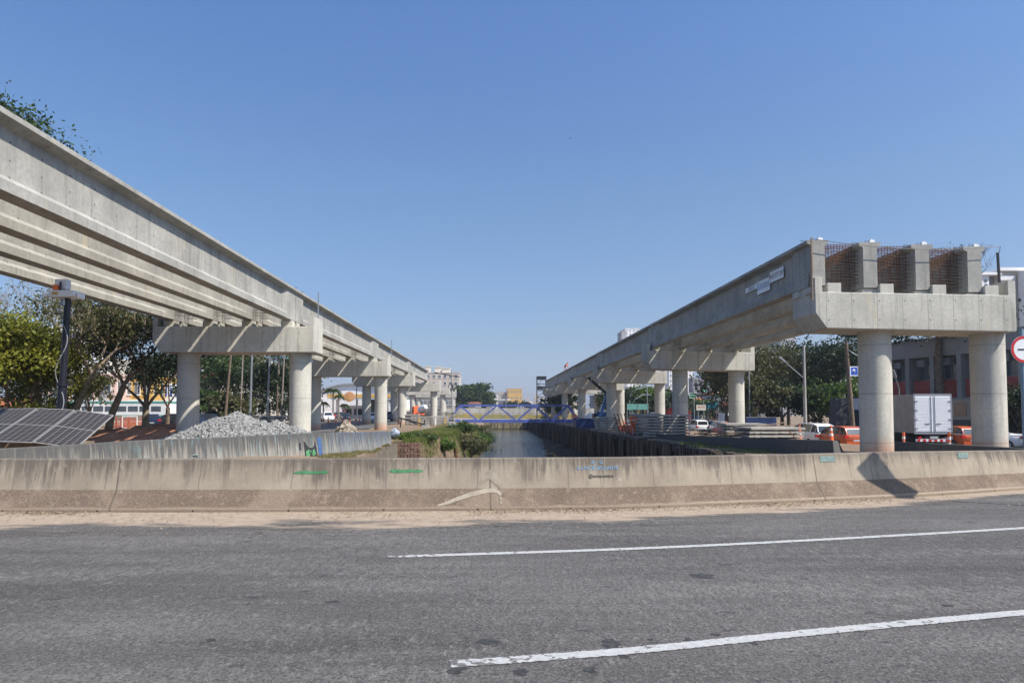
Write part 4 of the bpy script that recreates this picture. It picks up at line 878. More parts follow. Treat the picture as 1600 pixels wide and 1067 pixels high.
    b=MB(); b.box(-.24,.24,st[0][0]-.02,st[0][0]+.02,.52,.63); b.build('number_plate','alu',t)
    b=MB(); b.box(-W2_*.84,W2_*.84,st[0][0]-.05,st[0][0]+.1,.3,.5); b.build('bumper','black' if kind!='hatch' else paint,t)
    return t
def cz(px,Y,dz=.03): x=WX(px,Y); return (x,Y,gz(x,Y)+dz)
car('white estate car on the right street beside an orange cone, seen from behind',cz(1263,50),R(8),'wcar','suv')
car('orange hatchback queuing on the right street left of the nearest column',cz(1309,47),R(6),'orangep','hatch')
car('black car half hidden behind the nearest column',cz(1341,51),R(4),'bcar','sedan')
car('orange hatchback partly hidden to the right of the white box truck',cz(1489,47),R(0),'orangep','hatch')
car('white sedan at the right edge behind the blue sign pole',(32.6,45.5,gz(32.6,45.5)+.03),R(50),'wcar','sedan')
car('white hatchback in the queue seen just right of the second pier column',cz(1088,86),R(4),'wcar','suv')
car('dark blue car in the queue between two white cars',cz(1105,92),R(3),'blcar','hatch')
car('white car with dark rear window in the queue in front of the delivery van',cz(1122,84),R(2),'wcar','hatch')
car('dark red car beside the slab stack in the queue',cz(1133,74),R(3),'rcar','hatch')
v=car('white delivery van with round emblem on its back door in the queue',cz(1136,118),R(2),'wcar','van',cat='van',name='delivery_van'); m=MB(); m.tube([(-.35,-2.62,1.75),(-.35,-2.6,1.75)],.26,20); m.build('emblem','gcar',v)
car('black car far back in the right street below the green sign',cz(1083,150),R(175),'bcar','sedan')
car('white car passing behind the stacked slabs near the worker',cz(1020,140),R(80),'wcar','sedan')
car('silver car at the back of the right street near the curved lamps',cz(1006,165),R(70),'gcar','hatch')
car('red car by the green mesh fence on the right street',cz(1000,130),R(10),'rcar','hatch')
car('dark car behind the third right pier columns',cz(976,120),R(10),'bcar','hatch')
car('white pickup like car on the left street beside the orange cones',cz(512,112),R(200),'wcar','suv')
car('dark red car parked near the palms by the fuel canopy',cz(509,140),R(90),'rcar','hatch')
car('dark grey car under the fuel canopy',cz(527,142),R(95),'gcar','hatch')
car('black car stopped behind the orange cones',cz(541,128),R(190),'bcar','sedan')
car('white car between the left pier columns on the street',cz(583,108),R(185),'wcar','hatch')
car('dark blue car seen through the left piers near the round tank',cz(606,118),R(185),'blcar','suv')
car('dark blue car parked under the trees left of the nearest left column',cz(238,70),R(25),'blcar','sedan')
car('white car parked beside the brick pillar on the far left',cz(268,84),R(90),'wcar','hatch')
car('black car parked in front of the white car on the far left',cz(266,72),R(100),'bcar','hatch')
car('blue car half hidden at the left foot of the stone heap',cz(309,66),R(150),'blcar','hatch')
car('white car driving over the far canal bridge',(WX(812,180),180,1.05),R(90),'wcar','sedan'); 
# box truck
t=thing('box_truck','white ribbed box truck seen from behind between the columns of the nearest right pier','truck',cz(1457,46),R(-6)); 
m=MB(); m.box(-1.2,1.2,.0,6.4,1.0,3.62); 
for k in range(26): z=1.08+k*.097; m.box(-1.215,1.215,.02,6.38,z,z+.045)
m.build('cargo_box','slab',t,bevel=.0)
for sx in (-1,1):
    m=MB(); x0,x1=(-1.13,-.01) if sx<0 else (.01,1.13); m.box(x0,x1,-.05,-.002,1.1,3.52)
    for k in range(24): z=1.15+k*.098; m.box(x0+.02,x1-.02,-.068,-.05,z,z+.04)
    M['truckwhite']=simple('truck_white',(.9,.9,.9),.35,0,.03); d=m.build('rear_door','truckwhite',t); m=MB(); m.bar((sx*.12,-.085,1.12),(sx*.12,-.085,3.5),.03); m.box(sx*.35-.14,sx*.35+.14,-.1,-.07,1.62,1.68); m.build('lock_bar','steel',d)
m=MB()
for sx in (-1,1):
    m.box(sx*1.17-.05,sx*1.17+.05,-.06,.02,1.0,3.62)
    for z in (1.3,1.9,2.5,3.1): m.box(sx*1.08-.1,sx*1.08+.1,-.09,-.06,z,z+.07)
m.box(-1.2,1.2,-.06,.02,3.53,3.66); m.box(-1.2,1.2,-.06,.02,.95,1.08); m.build('door_frame','greyw',t)
m=MB(); m.box(-.5,.5,.1,8.4,.55,.98); m.build('chassis','black',t); m=MB(); m.box(-1.1,1.1,-.1,.06,.45,.62); b=m.build('bumper','white',t)
m=MB(); 
for k in range(6): m.box(-1.05+k*.36,-.87+k*.36,-.115,-.1,.46,.61)
m.build('red_stripes','red',b)
m=MB(); m.box(-.25,.25,-.14,-.1,.66,.8); m.build('number_plate','alu',t)
for sx in (-1,1):
    for y in (1.3,2.5,7.3):
        m=MB(); m.tube([(sx*.7,y,.5),(sx*1.16,y,.5)],.5,20); m.build('wheel','rubber',t)
    m=MB(); m.box(sx*.9-.12,sx*.9+.12,-.13,-.1,.66,.78); m.build('tail_light','tail',t)
m=MB(); m.prism([(6.6,.6),(8.5,.6),(8.55,1.5),(8.2,2.7),(6.6,2.8)],-1.1,1.1,'x'); c=m.build('cab','wcar',t,bevel=.05); m=MB(); m.add([(-.95,8.56,1.6),(.95,8.56,1.6),(.9,8.26,2.6),(-.9,8.26,2.6)],[(0,1,2,3)]); m.build('windscreen','glass',c)
# far red and white box truck and concrete mixer
def smalltruck(label,loc,rz,c1,c2,mixer=False):
    t=thing('mixer_truck' if mixer else 'box_truck',label,'truck',loc,rz); m=MB(); m.box(-.5,.5,-3.8,3.8,.5,.9); m.build('chassis','black',t)
    m=MB(); m.prism([(2.2,.6),(3.9,.6),(3.95,1.5),(3.7,2.6),(2.2,2.7)],-1.15,1.15,'x'); c=m.build('cab',c1,t,bevel=.05); m=MB(); m.add([(-1,3.97,1.55),(1,3.97,1.55),(.95,3.73,2.5),(-.95,3.73,2.5)],[(0,1,2,3)]); m.add([(-1.16,2.6,1.5),(-1.16,3.6,1.5),(-1.16,3.5,2.3),(-1.16,2.6,2.3)],[(0,1,2,3)]); m.build('windows','glass',c)
    m=MB()
    if mixer: m.tube([(0,-3.2,2.5),(0,-2.6,2.4),(0,-1.4,2.1),(0,.6,1.9),(0,1.6,1.8)],[.3,.6,.85,.8,.4],20); m.build('drum',c2,t,smooth=True)
    else: m.box(-1.2,1.2,-3.9,2.1,.95,3.4); m.box(-1.22,1.22,-3.7,1.9,3.4,3.43); m.build('cargo_box',c2,t,bevel=.03)
    for sx in (-1,1):
        for y in (-2.6,-1.5,3.0): m=MB(); m.tube([(sx*.75,y,.48),(sx*1.15,y,.48)],.48,16); m.build('wheel','rubber',t)
    return t
smalltruck('white cabbed truck with dark red box between the second and third right piers',cz(1047,135),R(70),'wcar','rcar')
smalltruck('concrete mixer truck with white drum among the far left piers',cz(659,140),R(20),'orange','white',True)
smalltruck('mixer truck with orange cab further left among the pier columns',cz(634,150),R(160),'orange','offwhite',True)
# traffic cones and barrier posts
t=thing('traffic_cone','c','traffic cone',(0,0,0),0,'orange traffic cones along the streets'); m=MB(); m.box(-.2,.2,-.2,.2,0,.04); m.build('base','orange',t); m=MB(); m.tube([(0,0,.04),(0,0,.95)],[.15,.035],16); b=m.build('body','orange',t,smooth=True)
for z in (.42,.68): m=MB(); m.tube([(0,0,z),(0,0,z+.12)],[.104+.004-(z-.42)*.12,.09+.004-(z-.42)*.12],16); m.build('band','white',b)
cones=[(1249,43,'orange cone left of the white estate car'),(1298,38,'orange cone beside the orange hatchback near the dark barrier end'),(1252,60,'small cone behind the white estate car')]+[(px,Y,f'{w} orange cone beside the pickup on the left street, counted from the left') for px,Y,w in ((513,98,'first'),(525,100,'second'),(535,98,'third'),(541.5,97,'fourth'),(546.5,97,'fifth'),(556,103,'sixth'),(562,108,'seventh'))]+[(444,72,'orange cone half hidden by the second left pier column')]
for i,(px,Y,lab) in enumerate(cones):
    if i==0: t.location=cz(px,Y,.0); t['label']=lab; t.scale=(1,1,1.1)
    else: dup(t,cz(px,Y,0),0,lab)
t=thing('barrier_post','orange and white striped channelizing post left of the box truck','traffic post',cz(1411,40,0),0,'striped channelizing posts'); m=MB(); m.tube([(0,0,0),(0,0,.1)],[.2,.18],14); m.build('base','black',t); m=MB(); m.tube([(0,0,.1),(0,0,1.15)],.07,14); b=m.build('body','orange',t)
for z in (.45,.75): m=MB(); m.tube([(0,0,z),(0,0,z+.15)],.078,14); m.build('band','white',b)
dup(t,cz(1482,37.5,0),0,'orange channelizing post in front of the right corner of the box truck')
m=MB(); a=cz(1411,40,0);b=cz(1482,37.5,0);c=(24.8,33.5,b[2]); m.bar((b[0],b[1],b[2]+1.08),(c[0]+3,c[1]-4,c[2]+1.1),.04); tag(m.build('barrier_tape','offwhite'),'pale barrier tape stretched right from the channelizing post','tape')
# ================================================================= BUILDINGS
def win_proto():
    pass
def building(label,px0,px1,Y,dep,pyt,wallm,nf,nc,roof=None,cat='building',z0=None,frame='white',winw=.5,winh=.5,side=True,name='building',ledges=True,Xs=None,skip0=0,loc0=None,rz=0):
    x0,x1=(WX(px0,Y),WX(px1,Y)) if Xs is None else Xs; zt=WZ(pyt,Y); z0=gz((x0+x1)/2,Y)-.3 if z0 is None else z0; H=zt-z0; Wd=x1-x0
    t=thing(name,label,cat,(x0,Y,z0),rz); m=MB(); m.box(0,Wd,0,dep,0,H); m.box(-.12,Wd+.12,-.12,dep+.12,H,H+.35) if roof is None else None; m.build('wall',wallm,t)
    if roof: 
        m=MB(); m.prism([(-.5,H),(Wd+.5,H),(Wd/2,H+Wd*.2)] if roof[1]=='x' else [(-.5,H),(dep+.5,H),(dep/2,H+dep*.22)],-.5 if roof[1]=='x' else -.5,dep+.5 if roof[1]=='x' else Wd+.5,'y' if roof[1]=='x' else 'x'); m.build('roof',roof[0],t)
    if nf and nc:
        fh=H/nf; fw=Wd/nc; me=None; proto=None; ww,wh=fw*winw,fh*winh
        for f in range(skip0,nf):
            for c in range(nc):
                if proto is None:
                    m=MB(); m.box(-ww/2-.06,ww/2+.06,-.08,-.001,-wh/2-.06,wh/2+.06); m.box(-ww/2-.12,ww/2+.12,-.16,-.001,-wh/2-.14,-wh/2-.061); o=m.build('window',frame,t); m=MB(); m.box(-ww/2,-.03,-.095,-.081,-wh/2,wh/2); m.box(.03,ww/2,-.095,-.081,-wh/2,wh/2); g_=m.build('pane','wglass',o); proto=(o,g_)
                else: o=proto[0].copy(); C.objects.link(o); g_=proto[1].copy(); C.objects.link(g_); g_.parent=o
                o.location=((c+.5)*fw,0,(f+.55)*fh)
        if side and abs((x0+x1)/2)>15:
            sx=Wd if x1<0 else 0; ns=max(1,int(dep/fw)); 
            for f in range(skip0,nf):
                for c in range(min(ns,5)):
                    o=proto[0].copy(); C.objects.link(o); g_=proto[1].copy(); C.objects.link(g_); g_.parent=o; o.rotation_euler=(0,0,R(90) if sx else R(-90)); o.location=(sx,(c+.5)*dep/min(ns,5),(f+.55)*fh)
    return t
def lump(t,name,mat,boxes):
    m=MB(); [m.box(*b) for b in boxes]; return m.build(name,mat,t)
building('pale pink house with orange tiled roof at the far left edge',-30,16,72,4,634,'pink',1,3,('tile','y'),'house',name='house')
building('pink low house behind the yellow green tree, left of the camera mast',36,92,82,9,609,'pink',2,4,None,'house',name='house')
building('pink shop building right of the camera mast',108,178,92,12,588,'pink',2,3,None)
b=building('grey roller door shop front beside the pink building',108,158,90.5,1.2,614,'greyw',1,2,None,winw=.7,winh=.5)
b=building('yellow building behind the pruned trees',178,236,96,10,590,'yellow',2,4,None); lump(b,'sign_board','white',[(.5,4.8,-.25,-.05,3.0,3.7)])
building('olive sign fronted shop beside the yellow building',158,178,95,8,600,'mgrey',2,1,None)
building('white building with blue framed windows left of the nearest left column',232,262,100,8,602,'white',3,3,None,frame='signblue')
building('narrow brick pillar house on the left behind the parked cars',246,262,80,2,638,'brick',0,0,None,'house',name='house')
building('large pale industrial hall far left behind the trees',60,160,140,30,560,'offwhite',2,6,None)
t=thing('billboard','white board with violet disc standing behind the leafless tree','billboard',(WX(110,70),70,0)); m=MB(); m.bar((-1.6,0,0),(-1.6,0,9),.25); m.bar((1.6,0,0),(1.6,0,9),.25); m.build('post','steel',t); m=MB(); m.box(-3.2,3.2,-.15,.0,5.6,10.2); m.build('board','white',t); m=MB(); m.tube([(-.2,-.2,8.3),(-.2,-.155,8.3)],1.15,28); m.build('disc','purple',t)
t=thing('bus','long white and teal bus parked behind the pruned trees','bus',(WX(182,74),74,gz(-40,74))); m=MB(); m.box(-5.4,5.4,0,2.5,.45,2.9); m.build('body','white',t,bevel=.12); lump(t,'stripe','teal',[(-5.42,5.42,-.02,2.52,.75,1.35),(-5.42,5.42,-.02,2.52,2.6,2.86)]); lump(t,'windows','wglass',[(-5+k*1.25,-3.95+k*1.25,-.03,-.001,1.75,2.3) for k in range(8)])
for sx in (-3.3,3.4): m=MB(); m.tube([(sx,-.02,.48),(sx,.35,.48)],.48,18); m.build('wheel','rubber',t)
# left: towers and houses seen between the columns
b=building('white high rise with balconies seen above the red roof between the left columns',296,338,300,16,520,'white',20,4,None,'tower block',name='apartment_tower',winw=.62,winh=.4)
b=building('pale second high rise next to the white one, left side',339,366,320,16,530,'offwhite',18,3,None,'tower block',name='apartment_tower',winw=.5,winh=.4)
building('long low pale building with rows of small windows above the green trees',352,420,210,14,566,'offwhite',4,12,None)
building('house with bright red roof between the left columns',316,338,130,9,590,'pink',1,2,('redtile','y'),'house',name='house')
building('white house right of the palms by the second left pier column',438,470,140,9,585,'white',3,3,None,'house',name='house'); building('orange walled block behind the second left pier column',446,462,160,9,568,'peach',3,2,None)
# vaulted hall and fuel station
Yh=165; x0,x1=WX(480,Yh),WX(622,Yh); t=thing('vaulted_hall','large white hall with curved vaulted roof behind the fuel station','hall',((x0+x1)/2,Yh,0)); hw=(x1-x0)/2; zt=WZ(601,Yh); ze=WZ(622,Yh)
prof_=[(-hw,-.5)]+[(-hw+2*hw*k/24,ze+(zt-ze)*math.sin(PI*k/24)**.8) for k in range(25)]+[(hw,-.5)]
m=MB(); m.prism(prof_,0,24,'y'); m.build('wall','white',t); m=MB(); 
for k in range(24):
    a,b=prof_[k+1],prof_[k+2]; m.add([(a[0],-.6,a[1]),(b[0],-.6,b[1]),(b[0],24.5,b[1]),(a[0],24.5,a[1]),(a[0],-.6,a[1]+.35),(b[0],-.6,b[1]+.35),(b[0],24.5,b[1]+.35),(a[0],24.5,a[1]+.35)],[(0,1,2,3),(4,7,6,5),(0,4,5,1),(2,6,7,3)])
m.build('roof','greyw',t); lump(t,'louvre','mgrey',[(-hw+1.5,-hw+3.8,-.12,-.001,ze-1.6,ze-.3)])
Ys=150; t=thing('fuel_station','yellow and white fuel station canopy with round emblem','fuel station',(WX(556,Ys),Ys,-.3)); x0,x1=WX(512,Ys)-WX(556,Ys),WX(612,Ys)-WX(556,Ys); zc=WZ(621.5,Ys)+.3
lump(t,'canopy','white',[(x0,x1,-.4,9,zc-.3,zc+.85)]); lump(t,'canopy_fascia','yellow',[(x0-.02,x1+.02,-.5,-.4,zc+.05,zc+.8)])
m=MB(); xe=WX(546.5,Ys)-WX(556,Ys); pts=[(xe,-.0,zc-.9)]+[(xe+1.15*math.cos(a),0,zc+.2+1.15*math.sin(a)) for a in np.linspace(-.9,PI+.9,22)]; m.add([(p[0],-.62,p[2]) for p in pts]+[(p[0],-.52,p[2]) for p in pts],[tuple(range(23)),tuple(range(45,22,-1))]+[(k,(k+1)%23,(k+1)%23+23,k+23) for k in range(23)]); e=m.build('emblem','peach',t)
m=MB(); [m.bar((xe,-.66,zc-.75),(xe+.95*math.cos(a),-.66,zc+.25+.95*math.sin(a)),.07) for a in np.linspace(-.3,PI+.3,7)]; m.build('emblem_ribs','yellow',e)
for x in (-5,-.5,4,7.5): m=MB(); m.box(x-.18,x+.18,3.5,3.9,0,zc-.3); m.build('post','white',t)
lump(t,'kiosk','white',[(x0+2,x0+7,5,9,0,2.9)]); lump(t,'kiosk_window','glass',[(x0+2.4,x0+4.2,4.9,4.999,.8,2.2),(x0+4.8,x0+6.6,4.9,4.999,.8,2.2)])
for x in (-3.2,1.5,5.6): m=MB(); m.box(x-.35,x+.35,3.3,3.9,0,1.9); p=m.build('fuel_pump','red',t); lump(p,'display','greyw',[(x-.25,x+.25,3.27,3.299,1.1,1.6)])
building('dark shop front with wide opening right of the fuel canopy',572,600,158,10,620,'dgrey',1,2,None)
building('beige apartment block with roof tanks over the left viaduct end',648,717,262,18,583,'hazeblock2',6,8,None,'apartment block',name='apartment_block',winw=.42,winh=.4,skip0=0)
for a,b_,c_,lab in ((664,671,573,'left'),(679,688,574,'middle'),(691,702,576,'right')):
    x0,x1=WX(a,266),WX(b_,266); m=MB(); zb_=WZ(584,266); m.box(x0,x1,266,272,zb_,WZ(c_,266)); m.box(x0-.2,x1+.2,265.8,272.2,WZ(c_,266),WZ(c_,266)+.3); tag(m.build('roof_tank','offwhite'),f'{lab} one of three tank housings on the beige apartment roof','tank')
building('long mid rise dark glazed block behind the far left piers',640,708,200,12,622,'mgrey',2,12,None)
building('yellow and ochre office building on the skyline above the truss bridge',793,816,520,30,608,'yellow',4,5,None,winw=.4,winh=.3)
building('beige wing left of the yellow skyline building',776,794,525,30,613,'hazeblock2',4,6,None,winw=.4,winh=.4)
# distant skyline
st=random.Random(5)
for k in range(34):
    px=st.choice([st.uniform(755,850),st.uniform(722,850),st.uniform(640,900)]); Y=st.uniform(330,900); w_=st.uniform(2.5,7); py=st.uniform(617,631)
    if abs(px-800)<22: Y=max(Y,620); py=max(py,622)
    mt=st.choice(['hazeblock','hazeblock2','hazeblock','offwhite','tile'] if py>624 else ['hazeblock','hazeblock2'])
    x0,x1=WX(px,Y),WX(px+w_,Y); nf=max(1,int((WZ(py,Y))/4)); t=thing('distant_house',f'small distant building on the skyline, '+('tall' if py<622 else 'low')+(' pale grey' if mt=='hazeblock' else ' beige' if mt=='hazeblock2' else ' red roofed' if mt=='tile' else ' cream')+' one','building',((x0+x1)/2,Y,0),0,'distant buildings on the skyline')
    h=WZ(py,Y); hw=(x1-x0)/2; m=MB(); m.box(-hw,hw,0,hw*1.5,-.5,h); 
    for f in range(nf): m.box(-hw*.8,hw*.8,-.1,-.01,h*(f+.35)/nf,h*(f+.65)/nf,1)
    m.build('wall',[mt,'greyw'],t); m=MB(); m.prism([(-hw*1.1,h),(hw*1.1,h),(0,h+hw*.35)] if py>624 else [(-hw*.4,h),(hw*.4,h),(hw*.4,h+2),(-hw*.4,h+2)],0,hw*1.2,'y'); m.build('roof','tile' if mt=='tile' else mt,t)
cols=['offwhite','pink','hazeblock','white','hazeblock2','peach','greyw','yellow']; st=random.Random(11); seen={}
for k in range(64):
    left=k%2; px=st.uniform(478,765) if left else st.uniform(852,1140); Y=st.uniform(185,300); w_=st.uniform(8,20); py=st.uniform(616,631) if st.random()<.75 else st.uniform(604,618); mt=st.choice(cols); nf=max(1,int((640-py)/8))
    if 640<px<715: py=max(py,624)
    x0,x1=WX(px,Y),WX(px+w_,Y); h=WZ(py,Y); hw=(x1-x0)/2; rf=st.choice(['tile','slab','tile','greyw'])
    cn={'offwhite':'cream','pink':'pink','hazeblock':'pale grey','white':'white','hazeblock2':'beige','peach':'orange','greyw':'grey','yellow':'yellow'}[mt]; lab=f"{'low' if nf<2 else 'taller'} {cn} house with {'red tiled' if rf=='tile' else 'grey'} roof in the town behind the {'left' if left else 'right'} viaduct piers"
    t=thing('town_house',lab,'house',((x0+x1)/2,Y,-.5),st.uniform(-.3,.3),'houses of the town behind the viaducts'); h+=.5
    m=MB(); m.box(-hw,hw,0,9,0,h); m.build('wall',mt,t); m=MB(); m.prism([(-hw-.3,h),(hw+.3,h),(0,h+hw*.35)],-.3,9.3,'y') if rf=='tile' else m.box(-hw-.2,hw+.2,-.2,9.2,h,h+.4); m.build('roof',rf,t)
    nw=max(2,int(hw*2/3)); 
    for f in range(nf):
        for c in range(nw): x=-hw+(c+.5)*2*hw/nw; m=MB(); m.box(x-.55,x+.55,-.06,-.01,(f+.4)*h/nf,(f+.4)*h/nf+min(1.3,h/nf*.45)); m.build('window','wglass',t)
for k in range(16):
    left=k%2; px=st.uniform(480,640) if left else st.uniform(870,1120); Y=st.uniform(150,230)
    tree(f"{['small','round','bushy','wide','leaning','thin','short','dense'][k//2]} green tree between the town houses behind the {'left' if left else 'right'} viaduct",(WX(px,Y),Y,-.5),st.uniform(4,7),st.uniform(3,5),mat=st.choice(['leaf','leafd','leafl','leafb']),n=2200,size=.5,crown0=.15,trunk=.2,twigs=False)
# street light arm with flat heads beyond the canal
t=thing('street_lamp','double armed street lamp standing beyond the canal wall','street lamp',(WX(790.5,230),230,0)); m=MB(); m.tube([(0,0,0),(0,0,WZ(625,230))],[.13,.08],8); m.build('pole','steel',t); lump(t,'lamp_head','white',[(-2.2,-.2,-.2,.2,WZ(625,230),WZ(623.6,230)),(.2,1.5,-.2,.2,WZ(625,230),WZ(623.6,230))])
# ---- right side buildings

# facade runs back to the left: from (x,y)=(47,52) to (33,78)
def office():
    B=Vector((38.2,66.5,0)); d=Vector((.23,-1,0)).normalized(); ang=math.atan2(d.y,d.x); t=thing('office_building','long grey building with dark red panels and recessed windows behind the box truck','building',(B.x,B.y,-1.2),ang); Ln=32.4
    # local x runs along the facade towards the camera, local -y faces the street
    m=MB(); H=9.1; m.box(0,Ln,0,14,0,3.9); m.box(0,Ln,1.1,14,3.9,7.6); m.box(0,Ln,0,14,7.6,H); m.build('wall','mgrey',t)
    m=MB(); m.box(-.1,Ln+.1,-.12,14.1,H,H+.22); m.build('roof_edge','mgrey',t)
    for k in range(12):
        x=k*2.7; m=MB(); m.box(x,x+.45,-.06,1.1,3.0,7.6); m.build('pilaster','mgrey',t)
        m=MB(); m.box(x+.45,x+2.7,.4,1.05,3.9,5.5)
        for q in range(5): m.box(x+.45,x+2.7,.385,.4,3.95+q*.3,3.95+q*.3+.26)
        m.build('red_panel','brickred',t)
        m=MB(); m.box(x+.55,x+2.62,1.03,1.09,5.52,7.5); w_=m.build('window','steel',t)
        m=MB(); [m.box(x+.62+q*.67,x+1.22+q*.67,1.01,1.029,5.6,6.75) for q in range(3)]; m.build('pane','wglass',w_)
        m=MB(); m.box(x+.7,x+1.5,.55,1.03,6.8,7.4); m.build('air_conditioner','greyw',w_)
        m=MB(); [m.box(x+1.58+q*.5,x+2.0+q*.5,1.01,1.029,6.82,7.42) for q in range(2)]; m.build('top_pane','glass',w_)
office()
A=Vector((36.8,31,-1.15)); B=Vector((34.6,63,-1.3)); d=B-A; m=MB(); ang=math.atan2(d.y,d.x); t=thing('boundary_wall','dark boundary wall behind the parked cars at the right edge, topped with coiled wire','wall',A,ang); Ln=d.length; lump(t,'wall_panel','dgrey',[(0,Ln,-.1,.1,0,2.05)]); lump(t,'upper_wall','mgrey',[(0,Ln,-.09,.09,2.051,3.45)]); lump(t,'coping','mgrey',[(0,Ln,-.16,.16,3.451,3.55)])
m=MB(); pts=[(s_*.035,.25*math.cos(s_*.42),3.8+.25*math.sin(s_*.42)) for s_ in range(int(Ln*.6/.035))]; m.tube(pts,.014,4,cap=False); m.build('concertina_wire','steel',t)
lump(t,'ochre_patch','wood',[(Ln*.62,Ln*.66,.10,.12,2.3,3.3)])
t=thing('wall_section','dark wall with white tin sheets left of the nearest right pier','wall',(WX(1297,66),66,gz(30,66))); w_=WX(1350,66)-WX(1297,66); lump(t,'wall_panel','dgrey',[(0,w_+1,0,.2,0,2.8),(0,1.4,-1.2,0,0,3.9)]); m=MB(); [m.box(2.0+k*.3,2.0+k*.3+.22,.02,.1,2.8,3.9) for k in range(int((w_-1.4)/.3))]; m.build('tin_sheet','white',t); 
for px in (1320,1332,1347): x=WX(px,66)-WX(1297,66); lump(t,'post','steel',[(x,x+.08,-.02,.08,2.6,4.3)])
# white building at upper right
t=thing('white_building','white high building with stepped roof at the right edge above the nearest cap','tower block',(WX(1540,110),110,0)); ox_=WX(1540,110)
def rb(px0,px1,p0,p1,y0=0,y1=10): return (WX(px0,110)-ox_,WX(px1,110)-ox_,y0,y1,WZ(p1,110),WZ(p0,110))
lump(t,'left_wing','white',[rb(1541,1552,430,640,0,9)]); lump(t,'side_wall','greyw',[rb(1552,1570,428,640,1.2,9)]); lump(t,'main_wall','offwhite',[rb(1568,1640,424,640,0,12)]); lump(t,'roof_slab','white',[rb(1566,1645,419,424,-.6,13),rb(1538,1570,426,430,-.4,9.5)]); lump(t,'white_bands','white',[rb(1568,1592,431,438,-.25,-.01),rb(1572,1590,442,447,-.25,-.01)]); lump(t,'right_block','white',[rb(1595,1650,426,640,-2,-.3)])
for (a,b_) in ((437,440),(444,447)): lump(t,'window','wglass',[rb(1545,1549,a,b_,-.1,-.01)])
for p in range(450,560,9): lump(t,'window','wglass',[rb(1598,1602,p,p+3,-2.1,-2.01)]); 
for p in range(448,600,9): lump(t,'window','wglass',[rb(1556,1562,p,p+4,1.05,1.19)])
building('white tower seen just above the right viaduct edge',978,1000,330,14,514,'white',26,4,None,'tower block',name='apartment_tower',winw=.3,winh=.35)
building('white lower tower beside the one above the viaduct edge',972,980,325,10,519,'hazeblock',24,2,None,'tower block',name='apartment_tower',winw=.3,winh=.35)
building('bright white tower between the second and third right piers',1046,1083,260,14,560,'white',12,6,None,'tower block',name='apartment_tower',winw=.25,winh=.4)
t=thing('silo_building','white rounded silo like building behind the traffic light','building',(WX(1115,240),240,0)); m=MB(); r=WX(1124,240)-WX(1115,240); H=WZ(520,240); m.tube([(0,r,-1),(0,r,H)],r*1.3,32); m.build('tower','white',t,smooth=True); lump(t,'blue_side','signteal',[(-r*1.9,-r*1.05,0,r*2,-1,H-2)]); lump(t,'low_block','greyw',[(-r*4.0,-r*1.5,-3,2,-1,WZ(590,237))]); lump(t,'low_windows','glass',[(-r*3.6+k*1.6,-r*3.6+k*1.6+.9,-3.1,-3.01,WZ(603,237),WZ(598,237)) for k in range(3)])
building('hazy white tower blocks behind the brown trees on the right',1190,1215,300,14,500,'hazeblock',22,4,None,'tower block',name='apartment_tower',winw=.4,winh=.4)
building('pale tower partly hidden by trees left of the leaning lamp pole',1222,1246,280,14,508,'hazeblock',20,4,None,'tower block',name='apartment_tower',winw=.4,winh=.4)
building('low white and red shop block below the green signs',1086,1104,200,8,631,'offwhite',1,3,('tile','y'),'shop')
building('brown roofed low house right of the teal sign',1122,1142,190,8,632,'tile',1,2,None,'house',name='house')
# ================================================================= STREET FURNITURE
def pole_lamp(label,px,Y,pyt,pts,lean=0,mat='slab',r=.13,double=False,name='street_lamp'):
    x=WX(px,Y); z0=gz(x,Y); t=thing(name,label,'street lamp',(x,Y,z0)); H=WZ(pyt,Y)-z0; m=MB(); m.tube([(0,0,0),(lean,0,H)],[r*1.3,r*.75],12); m.build('pole',mat,t,smooth=True)
    for (p0,p1) in pts:
        a=(WX(p0[0],Y)-x,0,WZ(p0[1],Y)-z0); b=(WX(p1[0],Y)-x,-.3,WZ(p1[1],Y)-z0); m=MB(); m.tube([a,b],[.05,.04],8); ar=m.build('arm','steel',t); m=MB(); d=(Vector(b)-Vector(a)).normalized(); m.bar(b,Vector(b)+d*.75,.26,.12); m.build('lamp_head','steel',ar)
    return t
pole_lamp('concrete lamp pole with long arm to the left behind the white estate car',1258,62,540,[((1257,591),(1226,566))])
pole_lamp('leaning dark wooden pole with lamp arm left of the nearest column',1333,58,535,[((1324,545),(1342,558))],lean=-.45,mat='bark',r=.17)
t=thing('pole_base','pale painted band round the foot of the leaning wooden pole','marking',cz(1333,57.7,0)) if False else None
pole_lamp('thin grey pole right of the second right pier column',1171.5,76,520,[],mat='steel',r=.07,name='steel_pole')
pole_lamp('short lamp with bent arm in front of the grey building behind the near column',1406,58,606,[((1406,607),(1397,590))],mat='steel',r=.05)
for i,(px,Y,pyt,pb,lean,mt,r,lab) in enumerate(((353,70,540,0,.5,'bark',.13,'dark leaning pole in front of the broad green tree'),(376,80,545,0,.2,'palmtrunk',.09,'thin brown pole left of the middle grey pole'),(391,66,545,0,.1,'steel',.11,'grey pole rising behind the stone heap peak'),(418,62,545,0,.15,'steel',.09,'light grey steel pole right of the stone heap peak'),(440,74,545,0,.25,'palmtrunk',.09,'brown pole just left of the second left pier column'),(433,80,600,0,.0,'bark',.08,'short dark trunk like post by the slab stack'))):
    x=WX(px,Y); z0=gz(x,Y); m=MB(); m.tube([(-lean*.3,0,-.1),(lean,0,WZ(535 if pyt<560 else pyt,Y)-z0)],[r*1.2,r*.8],8); tag(m.build('pole',mt,None,True,loc=(x,Y,z0)),lab,'pole')
